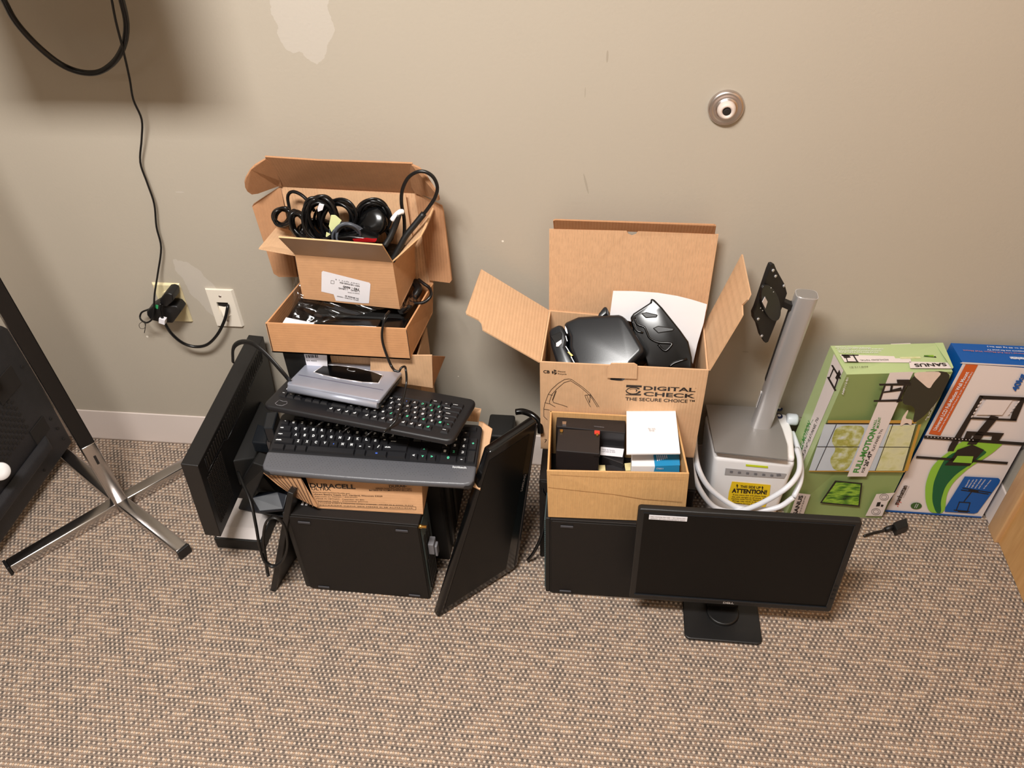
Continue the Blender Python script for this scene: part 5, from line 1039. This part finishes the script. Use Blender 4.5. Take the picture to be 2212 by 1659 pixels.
lpn = off(plane(tl, bl, ktl), .0012)
deco('side_stripe', [[(480, 175), (560, 320), (530, 380), (205, 1130), (165, 1045), (400, 430)]], M['manh'], lpn, S2)
deco('side_mount_print', [[(455, 272), (470, 270), (540, 385), (525, 388)], [(420, 375), (435, 370), (500, 485), (485, 492)], [(475, 290), (485, 295), (445, 385), (438, 378)], [(520, 350), (530, 358), (490, 470), (480, 465)], [(490, 380), (525, 310), (540, 350), (505, 400)]], M['ink'], off(lpn, .0006), S2)
deco('side_text', [], M['grass'], off(lpn, .0006), S2, texts=[('FULL-MOTION', (190, 1040), (282, 775), 7.5, .03), ('WALL', (288, 770), (305, 735), 2, 0)])
deco('side_size_text', [], M['ink'], off(lpn, .0006), S2, texts=[('FOR 26"-47" FLAT-PANEL TVs', (208, 1085), (350, 730), 5, .01)])
tpn = off(plane(tl, tr, ktl), .006)
deco('top_stripe', [[(530, 180), (1130, 200), (1140, 250), (570, 245)], [(1120, 240), (1480, 250), (1495, 300), (1130, 298)], [(965, 90), (1130, 84), (1150, 100), (970, 120)]], M['manh'], tpn, S2)
deco('top_window_print', [[(990, 125), (1150, 118), (1225, 215), (1050, 218)]], M['field'], off(tpn, .0005), S2)
deco('top_television_print', [[(1225, 155), (1310, 135), (1355, 208), (1245, 200)]], M['ink'], off(tpn, .0005), S2)
deco('top_picture_print', [[(1235, 158), (1303, 143), (1338, 202), (1250, 196)]], M['leaf'], off(tpn, .001), S2)
deco('top_mount_print', [[(545, 180), (690, 182), (690, 190), (545, 192)], [(590, 238), (690, 240), (690, 246), (590, 244)], [(570, 180), (580, 180), (600, 240), (592, 240)], [(635, 180), (648, 180), (685, 240), (672, 240)], [(548, 185), (600, 182), (625, 205), (570, 212)]], M['ink'], off(tpn, .0008), S2)
deco('top_brand_text', [], M['ink'], off(tpn, .001), S2, texts=[('SANUS', (1430, 252), (1160, 260), 6.5, .03)]); deco('top_caption', [], M['ink'], off(tpn, .001), S2, texts=[('MOVILIDAD TOTAL', (940, 218), (700, 224), 3, .0), ('AMF112-B1', (770, 278), (612, 284), 2.5, 0)])
deco('top_small_text', [], M['label'], off(tpn, .0008), S2, texts=[('MONTAJE EN PARED PARA TELEVISORES', (790, 120), (490, 112), 2), ('SOPORTE DE PARED FULL MOTION 47', (900, 130), (500, 128), 2), ('FIXATION MURALE POUR ECRANS PLATS', (880, 146), (510, 144), 2), ('WANDHALTERUNG', (860, 160), (520, 156), 2)])
MB().slab([at(*S2((1340, 82)), pl=off(tpn, .006)), at(*S2((1410, 80)), pl=off(tpn, .008)), at(*S2((1500, 290)), pl=off(tpn, .004)), at(*S2((1490, 300)), pl=off(tpn, .003))], .0015).build('loose_flap', M['sagel'], t)

bl2, br2 = at(1912, 1104, z=.003), at(2120, 1119, z=.003); br2.x = min(br2.x, XR-.016)
tl2 = at(2080, 785, y=bl2.y+.018); 
wv = br2-bl2; tr2 = tl2+V((.205, -.004, 0))
tr2 = V((XR-.008, tl2.y-.002, tl2.z-.006))
ktl2 = at(2054, 741, y=-.015); ktl2.y = min(ktl2.y, -.012); ktr2 = V((XR-.008, -.012, ktl2.z-.002))
t = thing('blue_wall_mount_box', (bl2+br2)/2, 'tall white and blue printed carton of a wall mount in the right corner', 'box')
flatbox(tl2, tr2, br2, bl2, ktl2, ktr2, M['manh'], M['blue'], M['blue'], t, M['blue'])
gp = off(plane(tl2, bl2, br2), .002)
deco('orange_band', [[(712, 232), (804, 235), (522, 762), (436, 750)]], M['orange'], G(0), S3)
deco('band_text', [], M['label'], G(2), S3, texts=[('Universal LCD Full-Motion Wall Mount', (492, 725), (738, 290), 7, .02), ('Supports one flat-panel or curved TV from 32" to 55", up to 40 kg (88 lbs.)', (515, 735), (765, 290), 3.2)])
deco('white_front_line', [[(668, 222), (690, 215), (1147, 240), (1147, 250), (690, 226)]], M['manh'], G(0), S3)
deco('weight_text', [], M['blue'], G(2), S3, texts=[('40kg', (1098, 432), (1160, 305), 12, .04)])
deco('bottom_edge', [[(104, 1318), (120, 1318), (834, 1368), (826, 1378), (110, 1330)]], M['blue'], G(1), S3)
sw = [(585, 885), (700, 790), (1020, 800), (900, 905), (740, 1000), (620, 1110), (570, 1200), (555, 1345), (440, 1338), (410, 1250), (410, 1130), (450, 1010), (510, 940)]
deco('lime_swoosh', [sw], M['lime'], G(1), S3)
deco('green_swoosh', [[(560, 930), (640, 880), (900, 870), (760, 970), (640, 1050), (560, 1140), (525, 1250), (530, 1343), (490, 1341), (460, 1250), (470, 1120), (510, 1020)]], M['deep'], G(2), S3)
deco('blue_panel', [[(705, 1068), (955, 1080), (970, 1095), (960, 1120), (800, 1338), (775, 1346), (555, 1332), (560, 1300)]], M['blue'], G(3), S3)
rails = [[(402, 762), (1150, 815), (1150, 838), (400, 785)], [(345, 915), (1030, 960), (1020, 978), (340, 932)], [(775, 535), (815, 465), (845, 470), (620, 880), (575, 878), (590, 840)], [(815, 463), (1160, 478), (1150, 500), (840, 490)], [(1130, 480), (1160, 482), (1090, 650), (1040, 650), (1060, 590)], [(750, 625), (1095, 640), (1090, 655), (745, 640)], [(900, 612), (960, 625), (790, 830), (720, 830)], [(650, 870), (760, 830), (850, 870), (740, 990), (555, 985), (600, 940)], [(720, 730), (1000, 745), (960, 800), (900, 800), (910, 765), (760, 760), (740, 800), (690, 800)]]
deco('mount_print', rails, M['ink'], G(5), S3)
deco('mount_hole', [[(865, 495), (1060, 500), (985, 610), (790, 608)]], M['manh'], G(6), S3)
deco('mount_green_gap', [[(650, 915), (770, 918), (755, 970), (615, 962)]], M['lime'], G(6), S3)
m = MB()
for k in range(5): m.dec([S3(p) for p in ((822-k*16, 505+k*27), (832-k*16, 505+k*27), (824-k*16, 520+k*27), (814-k*16, 520+k*27))], G(7)); m.dec([S3(p) for p in ((1105-k*18, 505+k*22), (1117-k*18, 505+k*22), (1107-k*18, 520+k*22), (1095-k*18, 520+k*22))], G(7))
for k in range(14): m.dec([S3(p) for p in ((425+k*26, 769+k*1.9), (433+k*26, 770+k*1.9), (432+k*26, 776+k*1.9), (424+k*26, 775+k*1.9))], G(7))
m.build('mount_slot', M['manh'], t)
deco('brand_text', [], M['ink'], G(2), S3, texts=[('manhattan', (208, 1280), (278, 1138), 10, .02)]); deco('slogan_text', [], M['inkg'], G(2), S3, texts=[('be inspired at home', (250, 1225), (292, 1140), 2.2)])
m = MB()
for p in ((200, 1268), (212, 1275), (205, 1290), (218, 1255), (228, 1262)): m.dec([S3((p[0]+4*math.cos(a), p[1]+4*math.sin(a))) for a in [k*math.pi/4 for k in range(8)]], G(2))
m.build('brand_dots', M['red'], t)
deco('round_badge', [[(343+42*math.cos(k*math.pi/12), 1288+25*math.sin(k*math.pi/12)) for k in range(24)]], mat('badge_green', (58, 92, 40), .5), G(2), S3)
deco('badge_lines', [], M['label'], G(3), S3, [[(330, 1302), (345, 1272)], [(343, 1304), (358, 1274)]], wd=.9)
deco('small_mount_print', [], M['ink'], G(5), S3, [[(655, 1330), (725, 1335)], [(640, 1325), (665, 1260), (745, 1265), (725, 1330)], [(700, 1255), (755, 1185)], [(735, 1172), (805, 1180)], [(690, 1155), (900, 1190)], [(680, 1170), (880, 1200)], [(625, 1320), (740, 1330)]], wd=2)
deco('panel_text', [], M['label'], G(5), S3, texts=[('Adjusts for', (715, 1148), (745, 1092), 3, .01), ('optimum view', (735, 1152), (775, 1092), 3, .01), ('angle tilt and', (758, 1155), (800, 1092), 3, .01), ('swivel extends', (785, 1158), (835, 1088), 3, .01), ('and retracts', (812, 1160), (862, 1092), 3, .01), ('to the mount', (850, 1162), (905, 1095), 3, .01)])
lpn = off(plane(ktl2, ktr2, tl2), .0015)
deco('top_text', [], M['label'], lpn, S3, texts=[('manhattan', (1150, 180), (1040, 175), 6, .03), ('supports one flat panel TV', (1147, 132), (870, 118), 2.4), ('up to 40 kg (88 lbs.)', (1147, 110), (870, 95), 2.2)])
deco('top_title_text', [], mat('faded_red_print', (190, 120, 120), .5), lpn, S3, texts=[('Universal LCD Full-Motion Wall Mount', (1180, 150), (690, 122), 2.8, .01)])
